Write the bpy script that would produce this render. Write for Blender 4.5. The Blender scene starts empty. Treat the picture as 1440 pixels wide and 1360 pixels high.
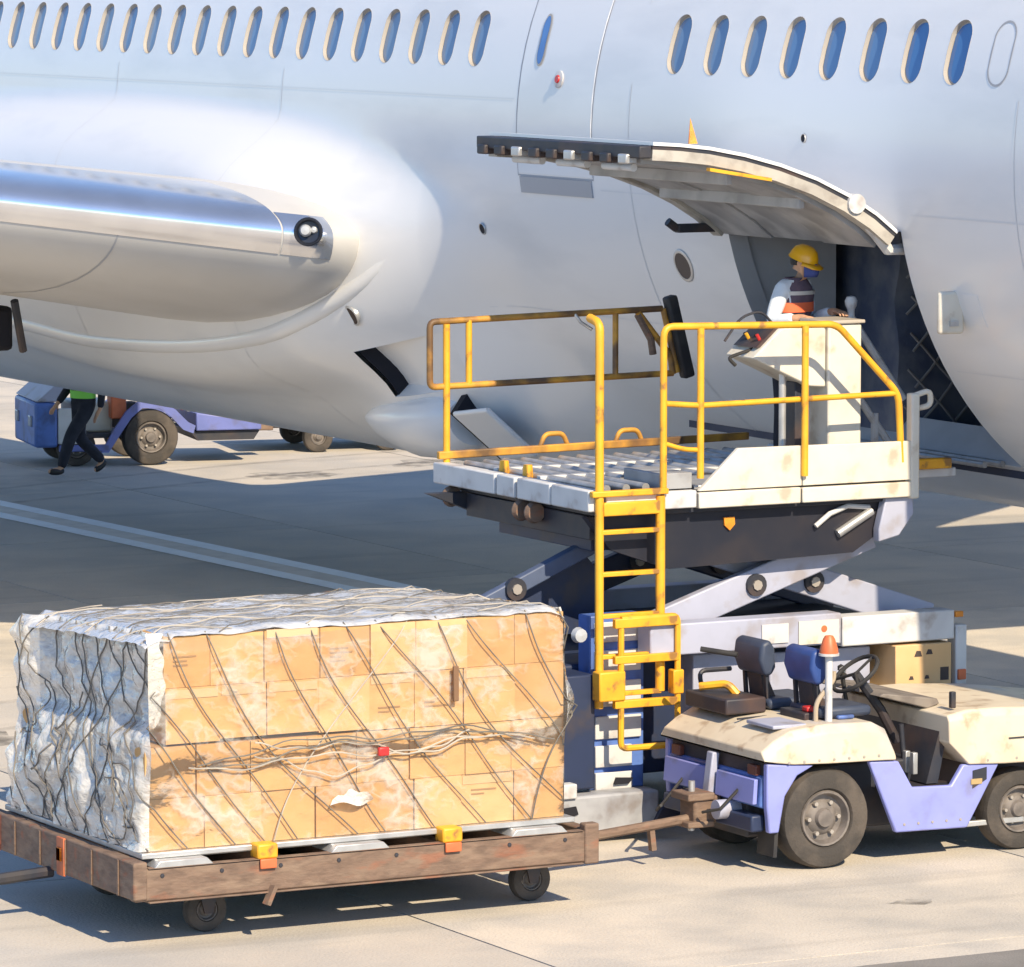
import bpy, bmesh, math, random
from mathutils import Vector, Matrix, noise
random.seed(7)
scene = bpy.context.scene
R = math.radians
COL = scene.collection

# ---------------------------------------------------------------- camera
cam_d = bpy.data.cameras.new('camera'); cam = bpy.data.objects.new('camera', cam_d); COL.objects.link(cam)
cam.location = (0, 0, 6.5); cam.rotation_euler = (R(90 - 5.711), 0, R(-28.0))
cam_d.sensor_width = 36.0; cam_d.lens = 185.0; cam_d.clip_start = 0.5; cam_d.clip_end = 3000
scene.camera = cam
# ---------------------------------------------------------------- sky and sun
SUN_EL, SUN_AZ = 38.0, 181.5          # azimuth clockwise from +Y
w = bpy.data.worlds.new('World'); scene.world = w; w.use_nodes = True
nt = w.node_tree; nt.nodes.clear()
sky = nt.nodes.new('ShaderNodeTexSky'); sky.sky_type = 'NISHITA'; sky.sun_disc = False
sky.sun_elevation = R(SUN_EL); sky.sun_rotation = R(SUN_AZ); sky.dust_density = 0.0; sky.air_density = 1.0; sky.ozone_density = 6.0
bg = nt.nodes.new('ShaderNodeBackground'); bg.inputs['Strength'].default_value = 0.145
wo = nt.nodes.new('ShaderNodeOutputWorld')
nt.links.new(sky.outputs[0], bg.inputs[0]); nt.links.new(bg.outputs[0], wo.inputs[0])
sd = bpy.data.lights.new('sun', 'SUN'); sd.energy = 4.6; sd.angle = R(0.55); sd.color = (1.0, 0.84, 0.60)
sun = bpy.data.objects.new('sun', sd); COL.objects.link(sun)
sdir = Vector((math.sin(R(SUN_AZ)) * math.cos(R(SUN_EL)), math.cos(R(SUN_AZ)) * math.cos(R(SUN_EL)), math.sin(R(SUN_EL))))
sun.rotation_euler = sdir.to_track_quat('Z', 'Y').to_euler(); sun.location = (10, 0, 30)
scene.view_settings.view_transform = 'Standard'; scene.view_settings.look = 'None'
scene.view_settings.gamma = 1; scene.view_settings.exposure = 0.55; scene.view_settings.use_curve_mapping = False

# ---------------------------------------------------------------- materials
MATS = {}
def mat(name, col, rough=.5, metal=0.0, col2=None, amt=.5, scale=4.0, detail=6, bump=0.0, bscale=30.0, edge=(.42, .62),
        dirt=None, damt=.5, dscale=1.5, dedge=(.52, .68), coat=0.0, spec=.5, emit=None, stretch=(1, 1, 1), streak=None, speck=0):
    if name in MATS: return MATS[name]
    m = bpy.data.materials.new(name); m.use_nodes = True; n = m.node_tree.nodes; l = m.node_tree.links
    b = n['Principled BSDF']; b.inputs['Roughness'].default_value = rough; b.inputs['Metallic'].default_value = metal
    b.inputs['Specular IOR Level'].default_value = spec; b.inputs['Coat Weight'].default_value = coat; b.inputs['Coat Roughness'].default_value = .12
    tc = n.new('ShaderNodeTexCoord'); mp = n.new('ShaderNodeMapping'); mp.inputs['Scale'].default_value = stretch
    l.new(tc.outputs['Object'], mp.inputs[0])
    def nz(sc, det, lo, hi):
        t = n.new('ShaderNodeTexNoise'); t.inputs['Scale'].default_value = sc; t.inputs['Detail'].default_value = det
        l.new(mp.outputs[0], t.inputs['Vector'])
        r = n.new('ShaderNodeMapRange'); r.inputs['From Min'].default_value = lo; r.inputs['From Max'].default_value = hi
        l.new(t.outputs['Fac'], r.inputs['Value']); return r.outputs[0]
    def mix(fac, a, c, k):
        mx = n.new('ShaderNodeMix'); mx.data_type = 'RGBA'
        mu = n.new('ShaderNodeMath'); mu.operation = 'MULTIPLY'; mu.inputs[1].default_value = k
        l.new(fac, mu.inputs[0]); l.new(mu.outputs[0], mx.inputs['Factor'])
        if isinstance(a, tuple): mx.inputs['A'].default_value = (*a, 1)
        else: l.new(a, mx.inputs['A'])
        mx.inputs['B'].default_value = (*c, 1); return mx.outputs['Result']
    c = tuple(col)
    if col2 is not None: c = mix(nz(scale, detail, *edge), c, col2, amt)
    if dirt is not None: c = mix(nz(dscale, 9, *dedge), c, dirt, damt)
    if streak:
        m2 = n.new('ShaderNodeMapping'); m2.inputs['Scale'].default_value = streak[2]; m2.inputs['Rotation'].default_value = (0, 0, streak[5]); l.new(tc.outputs['Object'], m2.inputs[0]); keepm, mp = mp, m2
        c = mix(nz(1.0, 5, streak[3], streak[4]), c, streak[0], streak[1]); mp = keepm
    if speck: c = mix(nz(55.0, 3, .5, .72), c, (.12, .11, .10), speck)
    if isinstance(c, tuple): b.inputs['Base Color'].default_value = (*c, 1)
    else: l.new(c, b.inputs['Base Color'])
    if bump:
        t = n.new('ShaderNodeTexNoise'); t.inputs['Scale'].default_value = bscale; t.inputs['Detail'].default_value = 6; l.new(mp.outputs[0], t.inputs['Vector'])
        bp = n.new('ShaderNodeBump'); bp.inputs['Strength'].default_value = bump; bp.inputs['Distance'].default_value = .02
        l.new(t.outputs['Fac'], bp.inputs['Height']); l.new(bp.outputs[0], b.inputs['Normal'])
    if emit: b.inputs['Emission Color'].default_value = (*emit[0], 1); b.inputs['Emission Strength'].default_value = emit[1]
    MATS[name] = m; return m

RUST = (.16, .07, .035)
M_conc = mat('concrete', (.565, .52, .46), .9, col2=(.47, .445, .41), amt=.8, scale=.7, dirt=(.33, .31, .285), damt=.5, dscale=.23, dedge=(.5, .75), bump=.25, bscale=40, spec=.2)
M_joint = mat('joint_filler', (.12, .11, .10), .9)
M_paint_line = mat('line_paint', (.93, .93, .92), .6, col2=(.84, .83, .81), amt=.6, scale=3)
M_paint_core = mat('line_core_paint', (.76, .69, .60), .8, col2=(.62, .55, .47), amt=.6, scale=3)
M_fus = mat('white_aircraft_paint', (.755, .755, .76), .30, col2=(.72, .725, .735), amt=.6, scale=.6, bump=.03, bscale=1.1, dirt=(.56, .575, .60), damt=.35, dscale=1.1, coat=.25, stretch=(1, .5, 2))
M_belly = M_fus
M_chrome = mat('polished_leading_edge', (.86, .86, .87), .17, .9, col2=(.7, .7, .72), amt=.5, scale=2)
M_underwing = mat('grey_wing_paint', (.56, .55, .535), .38, col2=(.48, .47, .455), amt=.6, scale=.8)
M_seam = mat('panel_seam', (.36, .37, .40), .7)
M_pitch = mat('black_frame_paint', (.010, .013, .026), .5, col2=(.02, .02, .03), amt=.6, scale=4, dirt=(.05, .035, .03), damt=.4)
M_slate = mat('slate_blue_paint', (.09, .12, .20), .5, col2=(.06, .08, .14), amt=.6, scale=4)
M_black = mat('black_rubber', (.02, .02, .023), .7, col2=(.05, .045, .04), amt=.6, scale=6)
M_dark = mat('dark_steel', (.022, .026, .04), .55, col2=(.06, .05, .045), amt=.5, scale=5, dirt=RUST, damt=.35)
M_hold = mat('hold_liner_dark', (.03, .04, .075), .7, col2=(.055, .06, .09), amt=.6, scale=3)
M_jamb = mat('hold_liner_grey', (.46, .47, .50), .7, col2=(.38, .39, .42), amt=.6, scale=2.5)
M_glass = mat('window_glass', (.085, .21, .50), .08, col2=(.06, .15, .40), amt=.7, scale=2.5, spec=.7)
M_wframe = mat('window_frame', (.40, .37, .335), .5)
M_inlet = mat('inlet_dark', (.008, .008, .015), .8)
M_yel = mat('yellow_paint', (.82, .42, .028), .45, col2=(.66, .29, .02), amt=.6, scale=5, dirt=(.17, .09, .05), damt=.75, dscale=7, dedge=(.59, .67))
M_yelr = mat('worn_yellow_paint', (.66, .33, .04), .55, col2=(.32, .15, .05), amt=.8, scale=4, dirt=(.07, .045, .035), damt=.85, dscale=2.4, dedge=(.45, .60))
M_cream = mat('cream_paint', (.70, .66, .57), .5, col2=(.62, .56, .46), amt=.6, scale=3.5, dirt=(.33, .21, .12), damt=.5, dscale=5, dedge=(.58, .70))
M_lwhite = mat('loader_white_paint', (.62, .62, .62), .5, col2=(.50, .50, .51), amt=.6, scale=4, dirt=(.25, .18, .14), damt=.55, dscale=5, dedge=(.57, .7))
M_lav = mat('lavender_paint', (.27, .30, .68), .42, col2=(.22, .25, .58), amt=.6, scale=3, dirt=(.20, .19, .24), damt=.5, dscale=5, dedge=(.55, .70))
M_lavp = mat('pale_blue_grey_paint', (.41, .43, .55), .5, col2=(.34, .355, .45), amt=.6, scale=3, dirt=(.28, .23, .2), damt=.55, dscale=4, dedge=(.54, .68))
M_lavd = mat('deep_lavender_paint', (.15, .18, .46), .45, col2=(.11, .14, .36), amt=.6, scale=3, dirt=(.12, .11, .13), damt=.5, dscale=5)
M_tugc = mat('tan_cream_paint', (.66, .575, .445), .5, col2=(.57, .48, .36), amt=.7, scale=3.5, dirt=(.30, .19, .11), damt=.6, dscale=6, dedge=(.56, .68), streak=((.40, .42, .50), .45, (2.2, 1.2, 2), .58, .66, .4))
M_blue = mat('blue_paint', (.10, .19, .52), .45, col2=(.07, .13, .36), amt=.6, scale=4, dirt=(.05, .05, .07), damt=.5, dscale=5)
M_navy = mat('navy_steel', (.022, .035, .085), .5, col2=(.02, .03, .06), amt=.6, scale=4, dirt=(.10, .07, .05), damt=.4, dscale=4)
M_rust = mat('rusty_steel', (.19, .125, .09), .8, col2=(.12, .08, .06), amt=.7, scale=20, dirt=(.27, .19, .135), damt=.6, dscale=9, dedge=(.48, .66), stretch=(.5, .5, 1.6), streak=((.30, .10, .05), .5, (3, 9, 9), .58, .68, 0), bump=.35, bscale=25)
M_orange = mat('orange_plastic', (.66, .16, .06), .45, col2=(.48, .11, .04), amt=.5, scale=6)
M_amber = mat('amber_reflector', (.78, .30, .03), .3, col2=(.55, .15, .02), amt=.5, scale=10)
M_red = mat('red_plastic', (.55, .03, .03), .4)
M_alu = mat('aluminium', (.58, .58, .58), .4, .6, col2=(.42, .42, .42), amt=.7, scale=5)
M_roller = mat('roller_steel', (.46, .46, .46), .45, .4, col2=(.26, .25, .24), amt=.7, scale=6)
M_tyre = mat('tyre_rubber', (.050, .044, .040), .85, col2=(.11, .09, .075), amt=.8, scale=4, bump=.3, bscale=40)
M_rim = mat('dusty_rim', (.19, .165, .15), .6, col2=(.09, .08, .075), amt=.7, scale=9)
M_nut = mat('wheel_nut', (.42, .38, .34), .5, .4)
M_card = mat('cardboard', (.64, .40, .185), .85, col2=(.57, .345, .15), amt=.6, scale=3, spec=.2)
M_card2 = mat('cardboard_pale', (.68, .45, .235), .85, col2=(.61, .385, .18), amt=.6, scale=3, spec=.2)
M_card3 = mat('cardboard_brown', (.58, .345, .15), .85, col2=(.51, .30, .125), amt=.6, scale=3, spec=.2)
M_ink = mat('print_ink', (.06, .045, .04), .8)
M_tape = mat('packing_tape', (.62, .45, .26), .3)
M_cord = mat('net_cord', (.13, .12, .11), .8, col2=(.24, .21, .17), amt=.7, scale=4)
M_cordl = mat('pale_net_cord', (.48, .43, .36), .8, col2=(.28, .25, .22), amt=.7, scale=4)
M_skin = mat('skin', (.58, .33, .20), .5, col2=(.52, .28, .17), amt=.5, scale=8)
M_hair = mat('hair', (.012, .01, .01), .6)
M_white = mat('white_shirt', (.72, .77, .82), .85, col2=(.62, .67, .74), amt=.6, scale=9, bump=.4, bscale=14)
M_vest = mat('plum_vest', (.14, .095, .125), .85, col2=(.09, .07, .10), amt=.7, scale=10, bump=.4, bscale=14)
M_ostripe = mat('orange_stripe', (.85, .16, .06), .6)
M_silver = mat('silver_stripe', (.55, .53, .50), .4)
M_trous = mat('dark_trousers', (.016, .018, .028), .9, col2=(.028, .03, .045), amt=.6, scale=8, bump=.5, bscale=10)
M_lime = mat('lime_vest', (.26, .72, .10), .7)
M_helm = mat('yellow_helmet', (.86, .44, .012), .3, coat=.3)
M_mask = mat('blue_mask', (.05, .075, .26), .8)
M_shoe = mat('black_shoe', (.01, .01, .012), .5)
M_seat = mat('seat_vinyl', (.045, .06, .10), .5, col2=(.03, .04, .07), amt=.6, scale=6)
M_seatb = mat('blue_seat_vinyl', (.03, .07, .25), .45, col2=(.02, .045, .16), amt=.6, scale=6)
M_lamp = mat('lamp_lens', (.42, .44, .47), .2, spec=.6)
M_lampd = mat('lamp_housing', (.03, .035, .05), .3, .4)

def film(name, lo, hi, white, base, top_, sc1=2.4, rot=(0, 0, 0), st=(1, 1, 1), bstr=.7, dist=.6):
    m = bpy.data.materials.new(name); m.use_nodes = True; n = m.node_tree.nodes; l = m.node_tree.links
    b = n['Principled BSDF']; b.inputs['Base Color'].default_value = (*white, 1); b.inputs['Roughness'].default_value = .16; b.inputs['Specular IOR Level'].default_value = .8
    tr = n.new('ShaderNodeBsdfTransparent'); tr.inputs[0].default_value = (.97, .97, .97, 1)
    tc = n.new('ShaderNodeTexCoord'); mp = n.new('ShaderNodeMapping'); mp.inputs['Rotation'].default_value = rot; mp.inputs['Scale'].default_value = st; l.new(tc.outputs['Object'], mp.inputs[0])
    def nz(sc, det, dis):
        t = n.new('ShaderNodeTexNoise'); t.inputs['Scale'].default_value = sc; t.inputs['Detail'].default_value = det; t.inputs['Distortion'].default_value = dis; l.new(mp.outputs[0], t.inputs['Vector']); return t.outputs['Fac']
    def math_(op, a, c):
        x = n.new('ShaderNodeMath'); x.operation = op
        for k, v in enumerate((a, c)):
            if isinstance(v, float): x.inputs[k].default_value = v
            else: l.new(v, x.inputs[k])
        return x.outputs[0]
    big = nz(sc1, 3, dist); cr = nz(sc1 * 3.2, 3, dist * 2)
    ridge = math_('SUBTRACT', 1.0, math_('MULTIPLY', math_('ABSOLUTE', math_('SUBTRACT', cr, .5), 0.0), 7.0))     # thin crease lines
    fac = math_('ADD', big, math_('MULTIPLY', math_('MAXIMUM', ridge, 0.0), .16))
    r = n.new('ShaderNodeMapRange'); r.inputs['From Min'].default_value = lo; r.inputs['From Max'].default_value = hi
    r.inputs['To Min'].default_value = base; r.inputs['To Max'].default_value = top_; l.new(fac, r.inputs['Value'])
    mx = n.new('ShaderNodeMixShader'); l.new(r.outputs[0], mx.inputs[0]); l.new(tr.outputs[0], mx.inputs[1]); l.new(b.outputs[0], mx.inputs[2])
    bp = n.new('ShaderNodeBump'); bp.inputs['Strength'].default_value = bstr; bp.inputs['Distance'].default_value = .04
    l.new(math_('ADD', cr, math_('MULTIPLY', nz(sc1 * 9, 2, .5), .3)), bp.inputs['Height']); l.new(bp.outputs[0], b.inputs['Normal'])
    gl = n.new('ShaderNodeBsdfGlossy'); gl.inputs['Roughness'].default_value = .12; l.new(bp.outputs[0], gl.inputs['Normal'])
    lw = n.new('ShaderNodeFresnel'); lw.inputs['IOR'].default_value = 1.45; l.new(bp.outputs[0], lw.inputs['Normal'])
    m3 = n.new('ShaderNodeMixShader'); l.new(lw.outputs[0], m3.inputs[0]); l.new(mx.outputs[0], m3.inputs[1]); l.new(gl.outputs[0], m3.inputs[2])
    l.new(m3.outputs[0], n['Material Output'].inputs['Surface']); return m
M_film = film('clear_wrap_film', .58, .80, (.76, .73, .68), .06, .50, 2.0, (0, .7, 0), (1, 1, 1.4), .10, .1)
M_filmw = film('milky_wrap_film', .40, .70, (.74, .72, .68), .52, .86, 2.6, (.5, .3, 0), (1, 1, 1.6), .55, .4)
M_filmt = film('thick_wrap_film', .40, .66, (.68, .68, .68), .72, .94, 2.6, (.5, .3, 0), (1, 1, 1.6), .4, .4)

# ---------------------------------------------------------------- mesh helpers
ORG = {}
def reg(o, org, parent):
    ORG[o.name] = Vector(org)
    if parent is not None: o.parent = parent
def props(o, label=None, cat=None, group=None, kind=None):
    if label: o['label'] = label
    if cat: o['category'] = cat
    if group: o['group'] = group
    if kind: o['kind'] = kind
    return o
def thing(name, label, cat, loc, group=None, rz=0):
    o = bpy.data.objects.new(name, None); COL.objects.link(o); o.empty_display_size = .2
    o.location = loc; o.rotation_euler = (0, 0, rz); ORG[o.name] = Vector(loc) if not rz else Vector((0, 0, 0))
    return props(o, label, cat, group)
def link_mesh(name, me, org, parent):
    o = bpy.data.objects.new(name, me); COL.objects.link(o)
    po = ORG[parent.name] if parent is not None else Vector((0, 0, 0))
    o.location = Vector(org) - po; reg(o, org, parent); return o

class MB:
    def __init__(s): s.v = []; s.f = []; s.mi = []; s.cur = 0
    def add(s, vs, fs, M=None):
        k = len(s.v)
        s.v += [tuple(M @ Vector(p)) if M is not None else tuple(p) for p in vs]
        s.f += [tuple(i + k for i in f) for f in fs]; s.mi += [s.cur] * len(fs); return s
    def box(s, a, b, M=None):
        x0, y0, z0 = a; x1, y1, z1 = b
        return s.add([(x0, y0, z0), (x1, y0, z0), (x1, y1, z0), (x0, y1, z0), (x0, y0, z1), (x1, y0, z1), (x1, y1, z1), (x0, y1, z1)],
                     [(0, 3, 2, 1), (4, 5, 6, 7), (0, 1, 5, 4), (1, 2, 6, 5), (2, 3, 7, 6), (3, 0, 4, 7)], M)
    def bar(s, p, q, wd, ht, up=(0, 0, 1)):
        p = Vector(p); q = Vector(q); d = (q - p); L = d.length; d.normalize(); up = Vector(up)
        sd_ = d.cross(up); 
        if sd_.length < 1e-4: sd_ = d.cross(Vector((1, 0, 0)))
        sd_.normalize(); u = sd_.cross(d)
        M = Matrix((( d.x, sd_.x, u.x, p.x), (d.y, sd_.y, u.y, p.y), (d.z, sd_.z, u.z, p.z), (0, 0, 0, 1)))
        return s.box((0, -wd / 2, -ht / 2), (L, wd / 2, ht / 2), M)
    def tube(s, pts, r, n=8, cap=True):
        pts = [Vector(p) for p in pts]; N = len(pts); rr = r if isinstance(r, (list, tuple)) else [r] * N
        k0 = len(s.v); up = Vector((.123, .31, .94)); prev = None
        for i, p in enumerate(pts):
            t = (pts[min(i + 1, N - 1)] - pts[max(i - 1, 0)]).normalized()
            if prev is None: a = t.cross(up).normalized()
            else: a = (prev - t * prev.dot(t)).normalized()
            prev = a; b = t.cross(a)
            for j in range(n):
                th = 2 * math.pi * j / n; s.v.append(tuple(p + (a * math.cos(th) + b * math.sin(th)) * rr[i]))
        for i in range(N - 1):
            for j in range(n):
                j2 = (j + 1) % n; s.f.append((k0 + i * n + j, k0 + i * n + j2, k0 + (i + 1) * n + j2, k0 + (i + 1) * n + j)); s.mi.append(s.cur)
        if cap:
            s.f.append(tuple(k0 + j for j in range(n))[::-1]); s.f.append(tuple(k0 + (N - 1) * n + j for j in range(n))); s.mi += [s.cur] * 2
        return s
    def lathe(s, prof, o, axis, n=28):
        o = Vector(o); ax = Vector(axis).normalized(); a = ax.orthogonal().normalized(); b = ax.cross(a); k0 = len(s.v)
        for r, h in prof:
            for j in range(n):
                th = 2 * math.pi * j / n; s.v.append(tuple(o + ax * h + (a * math.cos(th) + b * math.sin(th)) * r))
        for i in range(len(prof) - 1):
            for j in range(n):
                j2 = (j + 1) % n; s.f.append((k0 + i * n + j, k0 + i * n + j2, k0 + (i + 1) * n + j2, k0 + (i + 1) * n + j)); s.mi.append(s.cur)
        return s
    def cyl(s, p, q, r, n=16):
        return s.tube([p, q], r, n)
    def prism(s, poly, y0, y1, M=None):      # poly in (x,z), extruded along y
        n = len(poly); vs = [(x, y0, z) for x, z in poly] + [(x, y1, z) for x, z in poly]
        return s.add(vs, [tuple(range(n)), tuple(range(2 * n - 1, n - 1, -1))] + [(i, i + n, (i + 1) % n + n, (i + 1) % n) for i in range(n)], M)
    def prismx(s, poly, x0, x1):             # poly in (y,z), extruded along x
        n = len(poly); vs = [(x0, y, z) for y, z in poly] + [(x1, y, z) for y, z in poly]
        return s.add(vs, [tuple(range(n))[::-1], tuple(range(n, 2 * n))] + [((i + 1) % n, (i + 1) % n + n, i + n, i) for i in range(n)])
    def prismz(s, poly, z0, z1):
        n = len(poly); vs = [(x, y, z0) for x, y in poly] + [(x, y, z1) for x, y in poly]
        return s.add(vs, [tuple(range(n))[::-1], tuple(range(n, 2 * n))] + [(i, (i + 1) % n, (i + 1) % n + n, i + n) for i in range(n)])
    def mesh(s, name, mats, org, smooth=None, fix=True):
        me = bpy.data.meshes.new(name); o = Vector(org)
        me.from_pydata([tuple(Vector(p) - o) for p in s.v], [], s.f)
        for m in (mats if isinstance(mats, (list, tuple)) else [mats]): me.materials.append(m)
        me.polygons.foreach_set('material_index', s.mi)
        if fix:
            bm = bmesh.new(); bm.from_mesh(me); bmesh.ops.recalc_face_normals(bm, faces=bm.faces); bm.to_mesh(me); bm.free()
        if smooth is not None:
            me.polygons.foreach_set('use_smooth', [True] * len(me.polygons)); me.set_sharp_from_angle(angle=R(smooth))
        me.update(); return me
    def build(s, name, mats, parent=None, bevel=0, smooth=40, seg=2, org=None, fix=True):
        if org is None:
            xs, ys, zs = zip(*s.v); org = Vector(((min(xs) + max(xs)) / 2, (min(ys) + max(ys)) / 2, (min(zs) + max(zs)) / 2))
        o = link_mesh(name, s.mesh(name, mats, org, smooth, fix), org, parent)
        if bevel:
            md = o.modifiers.new('bevel', 'BEVEL'); md.width = bevel; md.segments = seg; md.limit_method = 'ANGLE'; md.angle_limit = R(35)
        return o
def sm(t): t = max(0., min(1., t)); return t * t * (3 - 2 * t)
def box(name, a, b, m, parent=None, bevel=.006): return MB().box(a, b).build(name, m, parent, bevel)
def tube(name, pts, r, m, parent=None, n=10): return MB().tube(pts, r, n).build(name, m, parent, smooth=50)
def round_path(pts, rad, k=4):
    pts = [Vector(p) for p in pts]; out = [pts[0]]
    for i in range(1, len(pts) - 1):
        a, b, c = pts[i - 1], pts[i], pts[i + 1]; d1 = (a - b).normalized(); d2 = (c - b).normalized()
        r = min(rad, (a - b).length * .45, (c - b).length * .45); p, q = b + d1 * r, b + d2 * r
        for j in range(k + 1):
            t = j / k; out.append(p * (1 - t) ** 2 + b * 2 * t * (1 - t) + q * t * t)
    out.append(pts[-1]); return out

# ================================================================ ground
gnd = MB().add([(-900, -300, -.03), (1100, -300, -.03), (1100, 1700, -.03), (-900, 1700, -.03)], [(0, 1, 2, 3)]).build('ground', M_conc, None, smooth=None)
props(gnd, kind='structure', label='pale concrete airport apron')
slab_me = {}
for i in range(-4, 8):
    for j in range(-3, 16):
        x0 = 16 + 5 * (i - 1); y0 = 29 + 5 * (j - 1)
        k = random.randrange(3)
        if k not in slab_me:
            m = bpy.data.materials.new('concrete_slab_%d' % k)
            mm = mat('concrete_tone_' + 'abc'[k], [(.60, .54, .465), (.575, .52, .45), (.62, .56, .48)][k], .9, col2=(.485, .455, .415), amt=.8, scale=.8 + .2 * k,
                     dirt=(.35, .33, .30), damt=.5, dscale=.3, dedge=(.5, .72), bump=.35, bscale=45, spec=.2, streak=((.24, .22, .20), .40, (.16, 1.6, 1), .56, .74, [.05, -.12, .0][k]), speck=.22)
            slab_me[k] = MB().box((-2.49, -2.49, -.10), (2.49, 2.49, 0)).mesh('concrete_slab', mm, (0, 0, 0))
        o = link_mesh('concrete_slab', slab_me[k], (x0 + 2.5, y0 + 2.5, 0), gnd)
MB().box((-11.5, 8, -.06), (60, 115, -.016)).build('joint_filler', M_joint, gnd)
# shadow along the bottom of the view, painted as a darker strip
M_shade = mat('painted_shade', (.25, .235, .22), .9, col2=(.19, .18, .17), amt=.7, scale=2, bump=.3, bscale=60, spec=.2)
ps = []
for t in range(40):
    x = 13 + t * .6; ps.append((x, 29.0 - .55 + .03 * math.sin(t * 1.7) + .02 * math.sin(t * 4.1) + .055 * (x - 16)))
shade_strip = MB().prismz(ps + [(36, 18), (13, 18)], -.002, .004).build('apron_shadow', M_shade, None, smooth=None)
props(shade_strip, kind='structure', label='shadow painted as a grey strip at the bottom right of the apron')
def stain_mat(name, col, lo, hi, sc):
    m = bpy.data.materials.new(name); m.use_nodes = True; n = m.node_tree.nodes; l = m.node_tree.links
    b = n['Principled BSDF']; b.inputs['Base Color'].default_value = (*col, 1); b.inputs['Roughness'].default_value = .7
    tr_ = n.new('ShaderNodeBsdfTransparent'); tc = n.new('ShaderNodeTexCoord'); t = n.new('ShaderNodeTexNoise'); t.inputs['Scale'].default_value = sc; t.inputs['Detail'].default_value = 6; l.new(tc.outputs['Object'], t.inputs['Vector'])
    r_ = n.new('ShaderNodeMapRange'); r_.inputs['From Min'].default_value = lo; r_.inputs['From Max'].default_value = hi; r_.inputs['To Max'].default_value = .26; l.new(t.outputs['Fac'], r_.inputs['Value'])
    mx = n.new('ShaderNodeMixShader'); l.new(r_.outputs[0], mx.inputs[0]); l.new(tr_.outputs[0], mx.inputs[1]); l.new(b.outputs[0], mx.inputs[2]); l.new(mx.outputs[0], n['Material Output'].inputs['Surface']); return m
M_oil = stain_mat('oil_stain', (.05, .045, .04), .36, .70, 4.0); M_skid = stain_mat('tyre_rubber_mark', (.07, .065, .06), .25, .75, 3.0)
rs = random.Random(11)
for (x, y, r_) in ((19.3, 30.4, .10), (16.9, 36.4, .4), (14.6, 37.2, .25), (16.2, 40.4, .5), (28.5, 59.6, .4), (31.0, 60.2, .5), (20.9, 30.9, .18)):
    MB().prismz([(x + r_ * (1 + .35 * rs.uniform(-1, 1)) * 1.5 * math.cos(2 * math.pi * k / 18), y + r_ * (1 + .35 * rs.uniform(-1, 1)) * math.sin(2 * math.pi * k / 18)) for k in range(18)], .0028, .004).build('oil_stain', M_oil, gnd, smooth=None)
def skid(x0, y0, x1, y1, sag, wd=.16):
    vs = []
    for k in range(25):
        t = k / 24; x = x0 + (x1 - x0) * t; y = y0 + (y1 - y0) * t + sag * math.sin(math.pi * t); vs += [(x, y, .0042), (x, y + wd, .0042)]
    MB().add(vs, [(2 * k, 2 * k + 2, 2 * k + 3, 2 * k + 1) for k in range(24)]).build('tyre_mark', M_skid, gnd, smooth=None)
for a in ((9, 37.0, 19, 41.5, .5), (9, 38.3, 19, 42.8, .5), (24, 58, 36, 61, .6), (24, 59.4, 36, 62.4, .6), (12, 36.2, 24, 38.0, -.4)): skid(*a)
# lead-in line under the aircraft: two white stripes with a tan core
ln = thing('lead_in_line', 'white double stripe with tan core painted on the apron under the fuselage', 'line', (23.75, 53, 0))
def stripe(name, d0, d1, z, m):
    vs = []; 
    for t in range(41):
        y = 30 + t * 1.2; x = 24.18 - (y - 48.0) * .047
        vs += [(x + d0, y, z), (x + d1, y, z)]
    MB().add(vs, [(2 * i, 2 * i + 1, 2 * i + 3, 2 * i + 2) for i in range(40)]).build(name, m, ln, smooth=None)
stripe('stripe', -.42, -.16, .005, M_paint_line); stripe('stripe', .16, .42, .005, M_paint_line); stripe('core_stripe', -.16, .16, .004, M_paint_core)

# ================================================================ airliner
CX, CZ, RX, RZ = 24.05, 5.0, 2.88, 2.98
air = thing('airliner', 'large white passenger jet with forward cargo door open and polished wing edge', 'airplane', (CX, 44, 0))
def S(y, ph, out=0.0):
    """fuselage skin point: ph in degrees, 0 towards the camera side, 90 up"""
    c, s_ = math.cos(R(ph)), math.sin(R(ph)); z = CZ + RZ * s_
    k = 1.0; dz = 0
    if y < 30: k = max(0.02, 1 - ((30 - y) / 9.0) ** 2) ** .5; dz = -.9 * ((30 - y) / 9.0) ** 2
    if y > 63: k = max(.03, 1 - ((y - 63) / 19.0) ** 1.6 * .95); dz = 1.9 * ((y - 63) / 19.0) ** 1.6
    off = 0.
    if 34 < y < 70:
        yb = 41.85 - max(0, 4.83 - z) * 1.13
        aft = sm((66 - y) / 8)
        w1 = sm((y - yb) / 3.4) * aft
        zm = sm((5.12 - z) / .75)
        off += .36 * w1 * zm
        if s_ < 0: off += .30 * w1 * math.sin(R(2 * ph)) ** 2
        e = math.hypot((y - 47.85) / 6.5, (z - 3.92) / 1.04)
        off += .38 * sm((1.20 - e) / .46)
    off += out
    return Vector((CX - (RX * k + off) * c, y, CZ + dz + (RZ * k + off) * s_))
PITCH_R, PITCH_L = .5925, .578
winR = [37.13 - PITCH_R * k for k in range(0, 8)]; plug = 37.13 - PITCH_R * 8
winL = [40.62 + PITCH_L * k for k in range(0, 30)]
WY = [(y, PITCH_R / 2) for y in winR] + [(y, PITCH_L / 2) for y in winL]
W0, W1, WC = 9.5, 21.7, 15.6          # window band in degrees
DR0, DR1, DA0, DA1 = 33.66, 36.28, -53.5, -10.8
IN0, IN1, IA0, IA1 = 41.55, 42.70, -43.5, -34.0
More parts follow.
